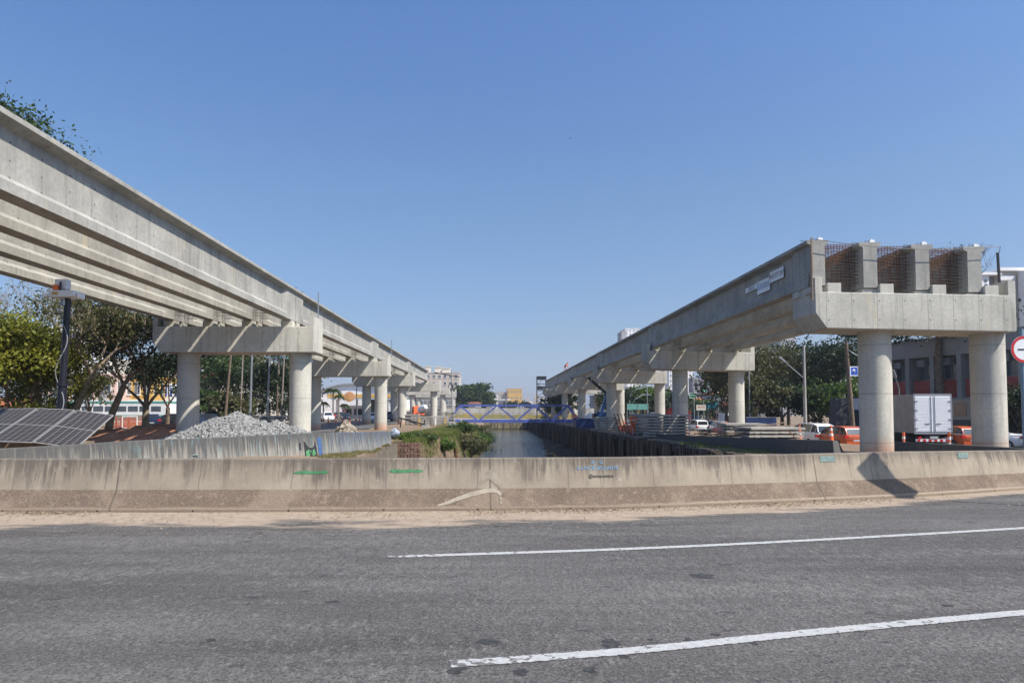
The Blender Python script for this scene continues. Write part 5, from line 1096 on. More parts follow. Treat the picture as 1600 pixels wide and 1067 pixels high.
m=MB(); x=WX(557,100); m.tube([(0,0,0),(0,0,WZ(598,100)+.3)],[.09,.06],8); tag(m.build('pole','steel',None,loc=(x,100,-.3)),'slim pole in front of the vaulted hall behind the cones','pole')
# utility pole with coil by the truss
x=WX(707.5,95); t=thing('utility_pole','tall utility pole with coiled cable at the left end of the truss bridge','utility pole',(x,95,-.4)); m=MB(); m.tube([(.0,0,0),(-.15,0,WZ(578,95)+.4)],[.16,.08],10); m.build('pole','slab',t); zc=WZ(603.5,95)+.4
for sx in (-.28,.25): m=MB(); m.tube([(sx+.3*math.cos(a),-.15,zc+.34*math.sin(a)) for a in np.linspace(0,6.3,20)],.05,5,cap=False); m.build('cable_coil','black',t)
m=MB(); m.bar((-2.6,0,WZ(582,95)+.4),(1.0,0,WZ(589,95)+.4),.12); m.build('crossarm','black',t); lump(t,'base_sleeve','white',[(-.2,.2,-.2,.2,.0,1.6)])
# traffic light and direction signs
t=thing('traffic_light','traffic light showing green on a slim pole behind the queue','traffic light',(WX(1099.5,110),110,-1.5)); zt_=WZ(604,110)+1.5; m=MB(); m.tube([(0,0,0),(0,0,zt_)],.07,8); m.build('pole','steel',t); lump(t,'housing','black',[(-.28,.28,-.2,.1,zt_-.9,zt_+.2)]); 
n=N('green_signal'); n.b.inputs['Emission Color'].default_value=(.2,1,.5,1); n.b.inputs['Emission Strength'].default_value=2.5; n.fin((.1,.6,.3),.4); M['sig']=n.m
m=MB(); m.tube([(0,-.24,zt_-.68),(0,-.2,zt_-.68)],.12,14); m.build('lamp','sig',t)
def board(label,px0,px1,py0,py1,Y,mat,legs,txt=None,border=True,tcol='white'):
    x0,x1=WX(px0,Y),WX(px1,Y); z0=gz((x0+x1)/2,Y); t=thing('direction_sign',label,'road sign',((x0+x1)/2,Y,z0)); w_=(x1-x0)/2; za,zb_=WZ(py1,Y)-z0,WZ(py0,Y)-z0; bo=lump(t,'panel',mat,[(-w_,w_,-.05,0,za,zb_)])
    if border: lump(bo,'border','white',[(-w_,w_,-.056,-.051,zb_-.06,zb_-.0),(-w_,w_,-.056,-.051,za,za+.06),(-w_,-w_+.06,-.056,-.051,za+.061,zb_-.061),(w_-.06,w_,-.056,-.051,za+.061,zb_-.061)])
    for l in legs: m=MB(); m.tube([(l*w_,.06,0),(l*w_,.06,zb_)],.07,8); m.build('leg','steel',t)
    if txt:
        for s_,x_,z_,sz in txt: text(s_,'lettering',sz,tcol,bo,(x_*w_,-.062,za+(zb_-za)*z_),(R(90),0,0),.002)
    return t
board('left green direction sign behind the second right pier column',1077.5,1089,613.5,622,112,'green',[.3],[('CENTRO',0,.5,.28)])
board('right green direction sign behind the traffic light',1116,1130,615,623,115,'green',[0],[('RETORNO',0,.5,.26)])
board('teal and blue advertising board below the green signs',1103.5,1121,629,638,100,'signteal',[-.6,.9],[('',0,.5,.2)],False)
board('white and red shop hoarding left of the teal board',1088,1103,632.5,641,108,'offwhite',[-.6,.6],[('AUTO',0,.6,.4)],False,'red')
s_=board('blue direction sign with white up arrow cut off by the nearest column',1329,1352,572.5,587.5,48,'signblue',[.9],[('P',.12,.68,.3),('S',.12,.3,.3)])
m=MB(); z=WZ(580,48)-s_.location.z; m.bar((-.24,-.06,z-.2),(-.24,-.06,z+.1),.06,.01); m.add([(-.38,-.062,z+.02),(-.10,-.062,z+.02),(-.24,-.062,z+.2)],[(0,1,2)]); m.build('arrow','white',s_)
# double curved lamps
for px,top,xe,lab in ((984,603.5,1026,'tall curved arm lamp between the third pier columns'),(987.5,616.5,1010,'smaller curved arm lamp just under the tall one')):
    Y=128; x=WX(px,Y); m=MB(); t=thing('street_lamp',lab,'street lamp',(x,Y,-1.5)); zt_=WZ(top,Y)+1.5; L_=WX(xe,Y)-x
    m.tube([(0,0,0),(0,0,zt_-2.2),(.15,0,zt_-1.4),(.6,0,zt_-.85),(1.3,0,zt_-.55),(L_*.7,0,zt_-.02),(L_,0,zt_)],.09,8); m.build('pole','steel',t,smooth=True); lump(t,'lamp_head','steel',[(L_,L_+.9,-.15,.15,zt_-.1,zt_+.08)])
m=MB(); x=WX(1011.5,120); m.tube([(0,0,0),(0,0,WZ(603,120)+1.5)],.07,8); tag(m.build('pole','steel',None,loc=(x,120,-1.5)),'straight grey pole crossing the curved lamp arms','pole')
t=thing('mesh_fence','green mesh fence on the far side of the right street','fence',(WX(996,118),118,-1.5)); lump(t,'screen','teal',[(-1.8,1.9,0,.04,WZ(640,118)+1.5,WZ(631,118)+1.5)]); [lump(t,'post','steel',[(x,x+.08,-.05,.05,0,WZ(631,118)+1.6)]) for x in (-1.8,0,1.85)]
# round no-overtaking style sign at the right edge
Y=15.6; c=P(1598.5,546,Y); t=thing('road_sign','round red bordered sign with black bar on a bluish pole at the right edge','road sign',(c.x,Y,0)); m=MB(); m.tube([(0,.03,-.4),(0,.03,WZ(514,Y))],.045,16); m.build('pole','bluesteel',t,smooth=True)
zc=c.z; m=MB(); m.tube([(0,-.03,zc),(0,-.045,zc)],.305,48); d=m.build('disc','white',t); m=MB(); n_=48; vs=[(r*math.cos(2*PI*k/n_),-.05,zc+r*math.sin(2*PI*k/n_)) for r in (.305,.245) for k in range(n_)]; m.add(vs,[(k,(k+1)%n_,(k+1)%n_+n_,k+n_) for k in range(n_)]); m.build('red_border','red',d); lump(d,'black_bar','black',[(-.15,.15,-.052,-.047,zc-.018,zc+.012)])
m=MB(); [m.box(-.09,.09,-.03,.1,zc+dz-.02,zc+dz+.02) for dz in (.15,)]; m.build('clamp','steel',t)
# warning sign out of frame whose shadow falls on the barrier
t=thing('warning_sign','yellow diamond warning sign on a slim pole beside the near road','road sign',(10.52,11.13,0)); m=MB(); m.tube([(0,0,0),(0,0,5.2)],.035,10); m.build('pole','steel',t); m=MB(); zc=4.58; q_=.8; m.add([(-q_,-.03,zc),(0,-.03,zc-q_),(q_,-.03,zc),(0,-.03,zc+q_),(-q_,-.05,zc),(0,-.05,zc-q_),(q_,-.05,zc),(0,-.05,zc+q_)],[(0,1,2,3),(7,6,5,4),(0,4,5,1),(1,5,6,2),(2,6,7,3),(3,7,4,0)]); m.build('panel','yellow',t)
# ================================================================= SITE EQUIPMENT
# solar camera trailer
t=thing('solar_trailer','camera trailer with three tilted solar panels behind the left barrier','trailer',(-13.6,20.6,-.1)); O=t.location
def rel(v): return Vector(v)-O
cor=[[(120,640.5,20.65),(177,648.3,20.65),(118.7,699.5,19.8),(52,690.8,19.8)],[(61,637.6,20.65),(117,640,20.65),(49,691.2,19.8),(-17,688.5,19.8)],[(2,638.6,20.65),(58,637.6,20.65),(-20,688.5,19.8),(-86,689,19.8)]]
for q in cor:
    q=[rel(P(*c)) for c in q]; nr=(q[1]-q[0]).cross(q[3]-q[0]).normalized(); nr=nr if nr.z>0 else -nr; m=MB(); c=sum(q,Vector())/4; i_=[p+(c-p)*.025+nr*.004 for p in q]
    m.add([p-nr*.04 for p in q]+q,[(0,1,2,3),(4,5,1,0),(5,6,2,1),(6,7,3,2),(7,4,0,3),(4,5,6,7)]); f=m.build('solar_panel','alu',t); m=MB(); m.add(i_,[(0,1,2,3)],0,[((0,1),(1,1),(1,0),(0,0))]); m.build('cells','solar',f)
m=MB()
for a in (cor[0][0],cor[1][0],cor[2][0]):
    p=rel(P(*a)); m.bar((p.x,p.y-.05,p.z-.06),(p.x,p.y+.2,0),.05)
for a in (cor[1][3],): p=rel(P(*a)); m.bar((p.x,p.y+.05,p.z-.05),(p.x,p.y+.1,0),.06)
m.bar((-2.6,1.4,.5),(2.2,1.4,.5),.1); m.bar((-2.6,.5,.45),(1.2,.5,.45),.1); m.build('frame','alu',t); lump(t,'battery_box','wood',[(-1.6,.9,.0,1.3,.1,.75)])
for sx in (-1.9,1.5): m=MB(); m.tube([(sx,.4,.28),(sx,.62,.28)],.3,16); m.build('wheel','rubber',t)
for q in ((57,660),(107,648)):
    pass
# mast
x=WX(93,20.9); t=thing('camera_mast','black camera mast with white equipment box and orange beacon, leaning slightly right','mast',(x,20.9,-.1)); tx=WX(101,20.9)-x; zt_=WZ(467,20.9)+.1
m=MB(); m.tube([(0,0,0),(tx*.45,0,zt_*.48)],.125,18); m.tube([(tx*.45,0,zt_*.48),(tx,0,zt_)],.095,18); m.tube([(tx*.44,0,zt_*.48),(tx*.47,0,zt_*.5)],.165,18); m.tube([(-.02,0,.0),(.03,0,1.55)],.16,18); m.build('mast_tube','mast',t,smooth=True)
m=MB(); m.tube([(tx*s+.15*math.cos(s*17),-.15+.05*math.sin(s*17),zt_*s) for s in np.linspace(.02,.99,60)],.014,5); m.build('cable','greyw',t)
m=MB(); m.box(tx-.42,tx+.36,-.3,.3,zt_+.02,zt_+.22); e=m.build('equipment_box','white',t,bevel=.02); lump(e,'label_plate','yellow',[(tx-.3,tx-.12,-.31,-.301,zt_+.08,zt_+.16)])
m=MB(); m.box(tx-.36,tx+.0,-.1,.15,zt_+.30,zt_+.60); m.bar((tx-.05,0,zt_+.2),(tx-.05,0,zt_+.5),.05); m.build('antenna_box','white',t,bevel=.02); m=MB(); m.tube([(tx-.26,-.18,zt_+.22),(tx-.26,-.18,zt_+.4)],[.09,.08],14); m.build('beacon','orange',t); m=MB(); m.tube([(tx-.12,-.18,zt_+.22),(tx-.12,-.18,zt_+.5)],.03,8); m.build('aerial','black',t)
m=MB(); m.tube([(tx+.36,-.1,zt_+.12),(tx+.55,-.35,zt_+.05)],.05,10); m.build('camera','white',t); m=MB(); m.tube([(tx-.42,-.1,zt_+.1),(tx-.55,-.3,zt_+.06)],.045,10); m.build('camera','white',t); m=MB(); m.tube([(tx-.1,-.05,zt_-.22),(tx-.1,-.05,zt_-.02)],.09,14); m.build('dome_camera','steel',t)
# heap of crushed stone
def heap(name,label,peaks,n,mat,size,cat,kind='stuff'):
    """peaks: (x,y,height,radius)"""
    def hz(x,y): return max([h*max(0,1-math.hypot(x-a,y-b)/r)**.85 for a,b,h,r in peaks]+[0])
    m=MB(); xs_=[p[0] for p in peaks]; ys_=[p[1] for p in peaks]; rr=max(p[3] for p in peaks); x0,x1,y0,y1=min(xs_)-rr,max(xs_)+rr,min(ys_)-rr,max(ys_)+rr; nx_,ny_=50,30
    vs=[(x0+(x1-x0)*i/nx_,y0+(y1-y0)*j/ny_,hz(x0+(x1-x0)*i/nx_,y0+(y1-y0)*j/ny_)-.12+hgt(x0+(x1-x0)*i/nx_,y0+(y1-y0)*j/ny_)) for j in range(ny_+1) for i in range(nx_+1)]
    m.add(vs,[(j*(nx_+1)+i,j*(nx_+1)+i+1,(j+1)*(nx_+1)+i+1,(j+1)*(nx_+1)+i) for j in range(ny_) for i in range(nx_)])
    k=0
    while k<n:
        a=random.choice(peaks); an=random.random()*6.28; r=a[3]*1.08*random.random()**.6; x,y=a[0]+math.cos(an)*r,a[1]+math.sin(an)*r; h=hz(x,y)
        if h<=0 and random.random()<.7: continue
        if y>a[1]+a[3]*.35: continue
        k+=1; s=size*random.choice((.45,.6,.8,1,1.2,1.7))*random.uniform(.8,1.2); rot=Matrix.Rotation(random.random()*6,3,Vector((random.gauss(0,1),random.gauss(0,1),random.gauss(0,1))).normalized())
        c=Vector((x,y,h+hgt(x,y)+s*random.uniform(-.3,.35))); o=[(1,0,0),(-.9,.2,0),(.1,.8,.1),(0,-.75,0),(.1,0,.7),(0,.1,-.7)]
        m.add([c+rot@Vector((q[0]*s,q[1]*s*random.uniform(.6,1),q[2]*s)) for q in o],[(0,2,4),(2,1,4),(1,3,4),(3,0,4),(2,0,5),(1,2,5),(3,1,5),(0,3,5)])
    return tag(m.build(name,mat),label,cat,kind=kind)
heap('crushed_stone_heap','heap of grey crushed stone between the two columns of the second left pier',[(WX(368,33.6),33.8,1.62,2.9),(WX(340,34),34.0,1.32,2.6),(WX(405,33.2),33.5,1.18,2.3),(WX(425,33.2),33.8,1.15,2.4),(WX(452,33),33.6,.9,2.0),(WX(305,34),33.8,.75,2.0)],11000,'stone',.085,'stone heap')
heap('rubble_heap','small heap of broken concrete and soil behind the graffiti barrier',[(WX(543,40),39.8,.95,1.0),(WX(552,41),40.2,.7,.9)],260,'rubble',.16,'rubble')
# reddish earth mound on the left
m=MB(); x0,x1,y0,y1=WX(120,34),WX(282,34)+.2,30,47; nx_,ny_=60,40; vs=[]
for j in range(ny_+1):
    for i in range(nx_+1):
        x=x0-3+(x1+1.0-x0+3)*i/nx_; y=y0+(y1-y0)*j/ny_; e=min(1,(i/nx_)/.15)*min(1,(1-i/nx_)/.08)*min(1,(j/ny_)/.45)*min(1,(1-j/ny_)/.1)
        z=(.75+.5*noise.noise(Vector((x*.45,y*.45,1)))+.25*noise.noise(Vector((x*1.7,y*1.7,4)))+.1*noise.noise(Vector((x*4,y*4,7))))*max(0,e)**.7; vs.append((x,y,hgt(x,y,False)-.09+max(0,z)))
m.add(vs,[(j*(nx_+1)+i,j*(nx_+1)+i+1,(j+1)*(nx_+1)+i+1,(j+1)*(nx_+1)+i) for j in range(ny_) for i in range(nx_)]); tag(m.build('dirt_mound','dirt',None,True),kind='structure')
# orange fence panels and pallets on the mound
for k,(px,Y) in enumerate(((181,52),(192,51.5),(203,50),(211,52))):
    p=cz(px,Y,.25); t=thing('orange_barrier',f'{ORD[k]} orange site barrier panel from the left, behind the dirt mound','site barrier',p,R(10*k-10)); m=MB(); m.bar((-.5,0,0),(-.5,0,1.1),.06); m.bar((.5,0,0),(.5,0,1.1),.06); m.bar((-.5,0,1.1),(.5,0,1.1),.06); m.bar((-.5,0,.25),(.5,0,.25),.06); m.build('frame','white' if k==2 else 'mesh',t); m=MB(); [m.box(-.46,.46,-.01,.01,.3+q*.15,.36+q*.15) for q in range(5)]; [m.box(-.44+q*.14,-.40+q*.14,-.02,-.011,.3,1.0) for q in range(7)]; m.build('panel','mesh',t)
# slab stacks
def stack(label,px,Y,w_,d_,n,th=.16,rz=0,gap=.08,mat='slab',zoff=0,cat='slab stack'):
    p=cz(px,Y,zoff); t=thing('slab_stack',label,cat,p,rz); z=0
    for k in range(n):
        m=MB(); o=random.uniform(-.1,.1); m.box(-w_/2+o,w_/2+o,-d_/2+random.uniform(-.08,.08),d_/2,z+gap,z+gap+th); 
        for x in (-w_*.42,-w_*.3,w_*.05,w_*.33): m.box(x+o,x+o+.12,-d_/2-.03,-d_/2+.02,z+gap+.02,z+gap+th-.03)
        m.build('slab',mat,t); m=MB(); [m.box(x-.06,x+.06,-d_/2+.08,d_/2-.05,z,z+gap) for x in (-w_*.36,0,w_*.36)]; m.build('batten','wood',t); z+=th+gap
    return t
stack('neat stack of pale concrete slabs beside the orange clad worker',1009,56,2.1,1.6,6,.24,gap=.05)
stack('dark stack of thin slabs between the second and third right piers',1042,50,3.0,1.8,8,.13)
stack('low stack of long slabs nearest the dark barrier end on the right bank',1200,42.5,3.4,2.2,4,.13,R(4),.1)
stack('stack of slabs left of the second right pier column behind the barrier',1160,46,2.6,2.2,5,.13,R(-5),.09)
stack('small slab pile furthest left along the dark barrier',1080,44.5,1.5,1.2,2,.1,R(12),.05)
stack('slab stack behind the stone heap on the left side',412,58,3.8,2.0,6,.14,0,.09)
stack('slab stack among the far left piers, left one',640,92,2.6,1.6,6,.14,0,.08); stack('wide slab stack in the middle beside the far left piers',672,88,4.6,2.0,5,.13,0,.09)
stack('slab stack left of the utility pole',697,95,2.4,1.6,7,.14,0,.1); stack('slab stack below the blue lift on the right bank',948,72,2.4,1.6,6,.14,0,.09)
stack('flat slab pile at the foot of the third right pier column',935,80,2.6,1.4,3,.14,0,.08)
m=MB()
for k in range(26): x=WX(1118,42)+random.uniform(-1.6,1.0); y=42.5+random.uniform(-.5,.6); z=hgt(x,y)+.2+random.random()*.35; a=random.uniform(-.5,.5); m.bar((x,y,z),(x+1.1*math.cos(a),y+1.1*math.sin(a),z+random.uniform(-.15,.2)),.09,.04)
tag(m.build('lumber_pile','wood'),'loose heap of broken boards between the slab stacks on the right bank','lumber')
m=MB(); p=cz(1215,43.5,.9); m.bar((p[0]-1.8,p[1],p[2]-.05),(p[0]+.6,p[1]+.3,p[2]+.28),.2,.05); m.bar((p[0]-1.2,p[1]-.2,p[2]+.0),(p[0]+1.1,p[1],p[2]+.1),.18,.05); tag(m.build('plank','wood'),'loose planks lying on top of the long slab stack','planks')
m=MB(); p=cz(1238,41.5,0); m.bar((p[0]-.4,p[1],p[2]+.9),(p[0]+.35,p[1],p[2]),.1,.06); m.bar((p[0]-.6,p[1]+.1,p[2]+.8),(p[0]+.1,p[1]+.1,p[2]),.1,.06); tag(m.build('leaning_board','rust'),'rusty boards leaning against the right end of the slab stack','boards')
m=MB(); p=cz(966,58,0); [m.bar((p[0]-.35+k*.28,p[1],p[2]+1.75),(p[0]+.1+k*.28,p[1]-.3,p[2]),.16,.05) for k in range(4)]; tag(m.build('formwork_panels','rust'),'dark formwork boards leaning by the third right pier','formwork')
m=MB(); m.box(0,2.0,0,.5,0,.6); m.box(0,2.0,-.3,0,0,.3); o=m.build('orange_site_wall','mesh',None,loc=(WX(968,66),66,gz(13,66))); tag(o,'orange plastic site wall at the foot of the third right pier right column','site barrier')
for px,Y,w_,lab in ((1190,74,3.2,'blue container behind the slab stack, left one'),(1168,95,4.0,'distant blue panel behind the second right pier'),(1080,160,4,'blue hoarding at the back of the street')):
    p=cz(px,Y,0); t=thing('container',lab,'container',p); m=MB(); m.box(-w_/2,w_/2,0,2.2,0,2.0); 
    for k in range(int(w_/.25)): m.box(-w_/2+k*.25,-w_/2+k*.25+.12,-.03,0,.1,1.9)
    m.build('shell','tarp',t); lump(t,'top_rail','steel',[(-w_/2-.02,w_/2+.02,-.04,.04,2.0,2.08)])
t=thing('orange_fence','long orange brown site fence under the trees left of the lamp pole','fence',cz(1232,66,0)); 
lump(t,'panel','tile',[(-1.6,5.2,0,.06,.1,1.15)]); [lump(t,'post','rust',[(x,x+.1,-.06,.1,0,1.3)]) for x in np.arange(-1.6,5.2,1.3)]
for px,lab in ((1268,'orange and white water barrier right of the lamp pole, left one'),(1283,'orange and white water barrier right of the lamp pole, right one')): p=cz(px,64,0); t=thing('water_barrier',lab,'site barrier',p); m=MB(); m.prism([(-.28,0),(.28,0),(.12,.45),(.1,1.0),(-.1,1.0),(-.12,.45)],-.75,.75,'x'); m.build('body','orange',t,bevel=.03); lump(t,'white_cap','white',[(-.4,.4,-.12,.12,1.0,1.12)])
# blue tarp crate, aerial lift
p=cz(915,78,0); t=thing('tarp_crate','blue tarpaulin covered crate on the right bank beyond the truss end','crate',p); m=MB(); m.box(-1.1,1.1,0,1.5,0,.95); m.prism([(-1.15,.95),(1.15,.95),(.6,1.15),(-.6,1.15)],-.05,1.55,'y'); m.build('cover','tarp',t,bevel=.05); lump(t,'pallet','wood',[(-1.2,1.2,-.1,1.6,-.15,-.001)])
Y=84; t=thing('boom_lift','blue articulated boom lift reaching up under the right viaduct','boom lift',cz(943,Y,0)); O=t.location
def q(px,py,dy=0): v=P(px,py,Y+dy); return v-O
lump(t,'chassis','liftblue',[(-1.3,1.3,-.9,.9,.45,1.0)]); lump(t,'turret','liftblue',[(-.9,1.0,-.7,.7,1.02,1.9)]); lump(t,'counterweight','dsteel',[(-1.3,-.9,-.7,.7,1.05,1.7)])
for sx in (-.95,.95):
    for sy in (-.95,.95): m=MB(); m.tube([(sx,sy-.18,.42),(sx,sy+.18,.42)],.42,18); m.build('wheel','rubber',t)
m=MB(); m.bar(q(939,650),q(948,616),.35); m.build('lower_boom','liftblue',t); m=MB(); m.bar(q(949,616),q(919,590),.3); m.build('upper_boom','dsteel',t); m=MB(); m.bar(q(935,648),q(941,632),.16); m.build('hydraulic_ram','white',t)
m=MB(); c=q(916,590); 
for sx in (-.6,.6):
    for sy in (-.4,.4): m.bar((c.x+sx,sy,c.z-.9),(c.x+sx,sy,c.z+.1),.05)
m.box(c.x-.65,c.x+.65,-.45,.45,c.z-.95,c.z-.88); [m.bar((c.x-.6,s,c.z+.1),(c.x+.6,s,c.z+.1),.05) for s in (-.4,.4)]; m.build('basket','steel',t)
p=cz(923,96,0); t=thing('water_tank','white round water tank beside the blue lift','tank',p); m=MB(); m.tube([(0,0,0),(0,0,1.5),(0,0,1.75)],[.85,.85,.3],20); m.build('tank_body','white',t,smooth=True); lump(t,'pallet','wood',[(-.9,.9,-.9,.9,-.14,-.001)])
# scaffold tower at the end of the right viaduct
t=thing('scaffold_tower','dark steel scaffold tower at the far end of the right viaduct','scaffold',(WX(846,166),166,-.6)); hw=.55*2; zt_=WZ(588,166)+.6; m=MB()
for sx in (-hw,hw):
    for sy in (-.9,.9): m.bar((sx,sy,0),(sx,sy,zt_),.12)
m.build('legs','dsteel',t); m=MB(); z=.5; k=0
while z<zt_:
    for sy in (-.9,.9): m.bar((-hw,sy,z),(hw,sy,z),.1); m.bar((-hw if k%2 else hw,sy,z),(hw if k%2 else -hw,sy,min(zt_,z+1.6)),.07)
    for sx in (-hw,hw): m.bar((sx,-.9,z),(sx,.9,z),.1)
    z+=1.6; k+=1
m.build('braces','dsteel',t); m=MB(); [m.box(-hw,hw,-.95,-.86,zt_-2.4*j-.9,zt_-2.4*j) for j in (0,1)]; m.build('platform_panel','dsteel',t)
# rusty posts on the left bank, small posts, debris
for i,(px,lab) in enumerate(((709.5,'leftmost'),(712.5,'second from the left, rusty'),(716,'tallest'),(719.5,'rightmost'))):
    Y=53+i*.25; x=WX(px,Y); m=MB(); m.box(-.12,.12,-.1,.1,-2.6,.15+.25*(i==2)-.12*(i==0)); m.box(-.2,.2,-.1,-.06,-2.6,0); tag(m.build('steel_pile','rust',None,loc=(x,Y,hgt(x,Y)+.1+.0)),f'{lab} of four steel piles on the left canal bank','pile')
for px,Y,h,mt,lab in ((721.5,70,1.1,'white','white marker post by the rusty piles'),(655,76,1.0,'yellow','short yellow post on the left bank'),(669.5,74,.5,'slab','small concrete post on the left bank'),(680.5,86,.9,'white','white post in front of the wide slab stack'),(696,86,.9,'yellow','yellowish post left of the utility pole')):
    x=WX(px,Y); m=MB(); m.box(-.09,.09,-.09,.09,-.2,h); m.box(-.11,.11,-.11,.11,h,h+.04); tag(m.build('marker_post',mt,None,loc=(x,Y,hgt(x,Y))),lab,'post')
m=MB(); x=WX(706,80); m.box(-.5,.5,-.4,.4,-.2,.45); m.box(-.4,.3,-.35,.3,.45,.6); tag(m.build('concrete_block','slab',None,loc=(x,80,hgt(x,80)),bevel=.06),'pale concrete block in front of the utility pole foot','block')
m=MB(); x=WX(727,84); m.box(-.7,.7,-.5,.5,-.8,.1); tag(m.build('concrete_block','slab',None,loc=(x,84,hgt(x,84)+.3),bevel=.08),'pale broken concrete block at the left abutment of the truss bridge','block')
t=thing('site_trestle','small dark steel trestle lying near the third left pier','trestle',cz(647,70,0)); m=MB(); m.bar((-1.6,0,1.1),(1.2,0,.35),.14); m.bar((1.0,0,0),(1.1,0,.9),.1); m.bar((-1.4,0,.1),(-1.3,0,1.0),.1); m.bar((-.6,0,.8),(1.0,.1,.1),.08); m.build('bars','black',t); lump(t,'foot_block','slab',[(.8,1.5,-.3,.3,-.05,.35)])
x=WX(613,45.6); m=MB(); 
bm_=[(0,0,.0),(.5,.1,.05),(.6,.2,.4),(.2,.1,.55),(-.1,0,.35)]; m.tube([(0,0,.1),(.25,.05,.3),(.5,.05,.2)],[.2,.32,.15],9); m.tube([(.1,0,.35),(.2,0,.6)],[.2,.05],7); tag(m.build('rubbish_bag','trash',None,True,loc=(x,45.4,hgt(x,45.4)+.15)),'torn blue grey rubbish bag at the end of the graffiti barrier','rubbish bag')
# water pipe mouth and rubbish in the bank
m=MB(); x=WX(668,51); m.tube([(0,0,0),(.15,-.9,-.1)],.42,18,cap=False); m.tube([(0,0,0),(.15,-.9,-.1)],.36,18,cap=False); tag(m.build('drain_pipe','slab',None,loc=(x,51,hgt(x,51)-.9)),'broken concrete drain pipe sticking out of the left bank','pipe')
# retaining drum of cable on bank end of blue truss
# ================================================================= PEOPLE
def person(label,loc,rz,joints,shirt,trousers,hat='yellow',scale=1.0):
    """joints in metres from the feet: dict name->(x,y,z); one skinned body, clothes as children"""
    t=thing('person',label,'person',loc,rz); J=joints
    def skin(name,chains,rad,mat):
        vs=[];es=[];rs=[];ix={}
        for ch in chains:
            pv=None
            for n_ in ch:
                if n_ not in ix: ix[n_]=len(vs); vs.append(J[n_]); rs.append(rad[n_])
                if pv is not None: es.append((pv,ix[n_]))
                pv=ix[n_]
        me=bpy.data.meshes.new(name); me.from_pydata(vs,es,[]); me.materials.append(M[mat]); o=bpy.data.objects.new(name,me); C.objects.link(o); o.parent=t
        sk=o.modifiers.new('skin','SKIN'); 
        for i,r in enumerate(rs): me.skin_vertices[0].data[i].radius=(r,r*.8 if i<3 else r); me.skin_vertices[0].data[i].use_root=(i==0)
        s_=o.modifiers.new('sub','SUBSURF'); s_.levels=1; s_.render_levels=2; return o
    rad=dict(pelvis=.15,waist=.135,chest=.165,neckb=.10,neck=.055,head=.085,headt=.085,ls=.075,rs=.075,le=.05,re=.05,lw=.032,rw=.032,lh=.04,rh=.04,lhip=.1,rhip=.1,lk=.065,rk=.065,la=.045,ra=.045,lt=.04,rt=.04)
    skin('body',[['pelvis','waist','chest','neckb','neck','head','headt'],['chest','ls','le','lw','lh'],['chest','rs','re','rw','rh'],['pelvis','lhip','lk','la','lt'],['pelvis','rhip','rk','ra','rt']],rad,'skin')
    r2={k:v*1.13 for k,v in rad.items()}; r2['la']=r2['ra']=.062; r2['lw']=r2['rw']=.045
    skin('trousers',[['pelvis','lhip','lk','la'],['pelvis','rhip','rk','ra']],r2,trousers); skin('jacket',[['waist','chest','neckb'],['chest','ls','le','lw'],['chest','rs','re','rw']],r2,shirt)
    h=Vector(J['headt']); m=MB(); n_=14; m.tube([h+Vector((0,0,-.0)),h+Vector((0,0,.06)),h+Vector((0,0,.11)),h+Vector((0,0,.135))],[.125,.12,.085,.02],n_); m.tube([h+Vector((0,-.02,-.01)),h+Vector((0,-.02,.005))],[.155,.15],n_); m.build('helmet',hat,t,smooth=True)
    m=MB()
    for sx in (-1,1): a=Vector(J['la' if sx<0 else 'ra']); m.box(a.x-.055,a.x+.055,a.y-.2,a.y+.08,0,.1)
    m.build('boots','black',t,bevel=.02)
    m=MB(); hd=Vector(J['head']); m.box(hd.x-.012,hd.x+.012,hd.y-.125,hd.y-.08,hd.z-.01,hd.z+.03); m.build('nose','skin',t); m=MB(); c=Vector(J['chest']); m.box(c.x-.19,c.x+.19,c.y-.165,c.y+.165,c.z-.14,c.z-.09); m.build('reflective_band','white',t)
    return t
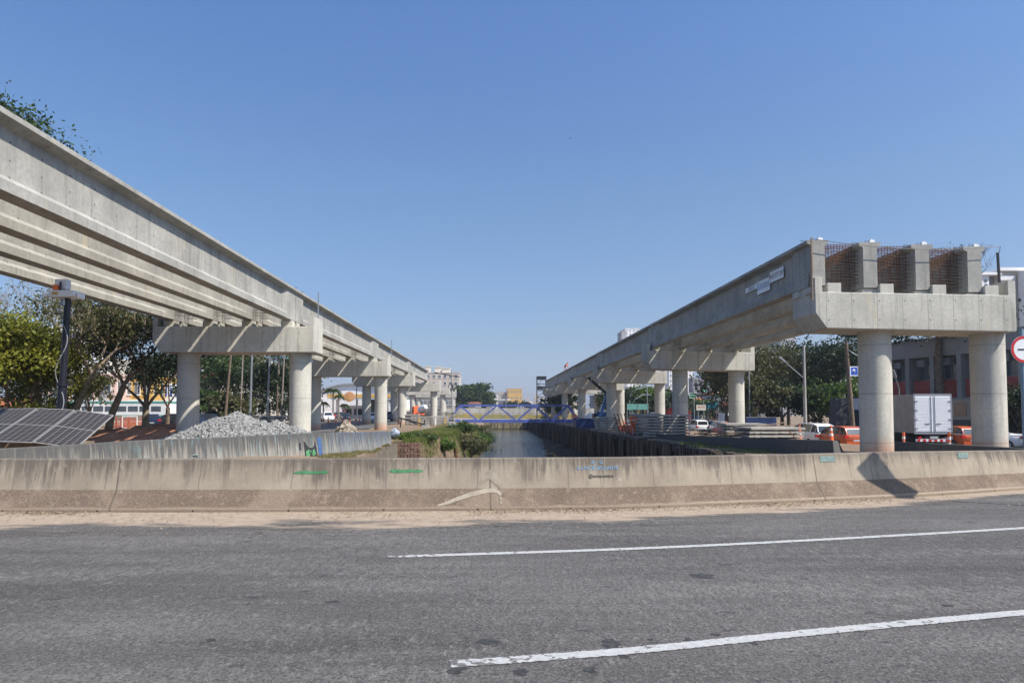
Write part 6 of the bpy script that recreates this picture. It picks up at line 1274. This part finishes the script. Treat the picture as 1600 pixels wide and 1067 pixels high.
stand=dict(pelvis=(0,0,.95),waist=(0,0,1.1),chest=(0,-.02,1.32),neckb=(0,-.01,1.46),neck=(0,-.02,1.53),head=(0,-.04,1.61),headt=(0,-.03,1.68),ls=(-.2,0,1.42),rs=(.2,0,1.42),le=(-.27,-.05,1.14),re=(.27,-.08,1.15),lw=(-.22,-.25,.98),rw=(.2,-.28,1.02),lh=(-.2,-.33,.97),rh=(.17,-.36,1.02),lhip=(-.1,0,.9),rhip=(.1,0,.9),lk=(-.12,-.03,.5),rk=(.13,.02,.5),la=(-.13,.02,.09),ra=(.15,.06,.09),lt=(-.14,-.12,.05),rt=(.17,-.09,.05))
bend=dict(stand); bend.update(chest=(0,-.22,1.24),waist=(0,-.06,1.1),neckb=(0,-.32,1.33),neck=(0,-.38,1.37),head=(0,-.44,1.43),headt=(0,-.45,1.5),ls=(-.2,-.26,1.28),rs=(.2,-.26,1.28),le=(-.26,-.4,1.02),re=(.26,-.42,1.03),lw=(-.18,-.5,.8),rw=(.18,-.52,.82),lh=(-.16,-.54,.73),rh=(.16,-.56,.75))
person('worker in orange workwear and pale helmet standing beside the neat slab stack',cz(988.5,55,.0),R(15),stand,'hivis','hivis','offwhite')
person('worker in orange bending forward on top of the right viaduct near its far end',(12.75,118.0,RGB(0)+GH),R(70),bend,'hivis','hivis','peach')
person('worker in red orange jacket standing beyond the blue truss end on the right bank',cz(898,92,0),R(-20),stand,'hivis','navy','offwhite')

# ================================================================= HAZE
m=MB(); m.box(-2900,2900,-90,3400,-6,130); hz_=m.build('haze','white'); n=N('haze_air'); n.t.nodes.remove(n.b); v=n.n('ShaderNodeVolumePrincipled'); v.inputs['Color'].default_value=(.80,.88,1,1); v.inputs['Density'].default_value=.0003; v.inputs['Anisotropy'].default_value=.2; n.l(v.outputs[0],n.out.inputs['Volume']); hz_.data.materials[0]=n.m; hz_['kind']='stuff'

t=thing('bird','tiny dark bird flying high in the clear sky above the right viaduct','bird',P(890.5,217,60)); t.scale=(.5,.5,.5); m=MB(); m.tube([(-.16,0,0),(-.05,0,.02),(.1,0,.01),(.2,0,.03)],[.01,.05,.045,.015],8); m.build('body','black',t,smooth=True)
for sy in (-1,1): m=MB(); m.add([(-.05,sy*.04,.02),(.08,sy*.04,.02),(.05,sy*.3,.12),(-.04,sy*.42,.06)],[(0,1,2,3)]); m.build('wing','black',t)
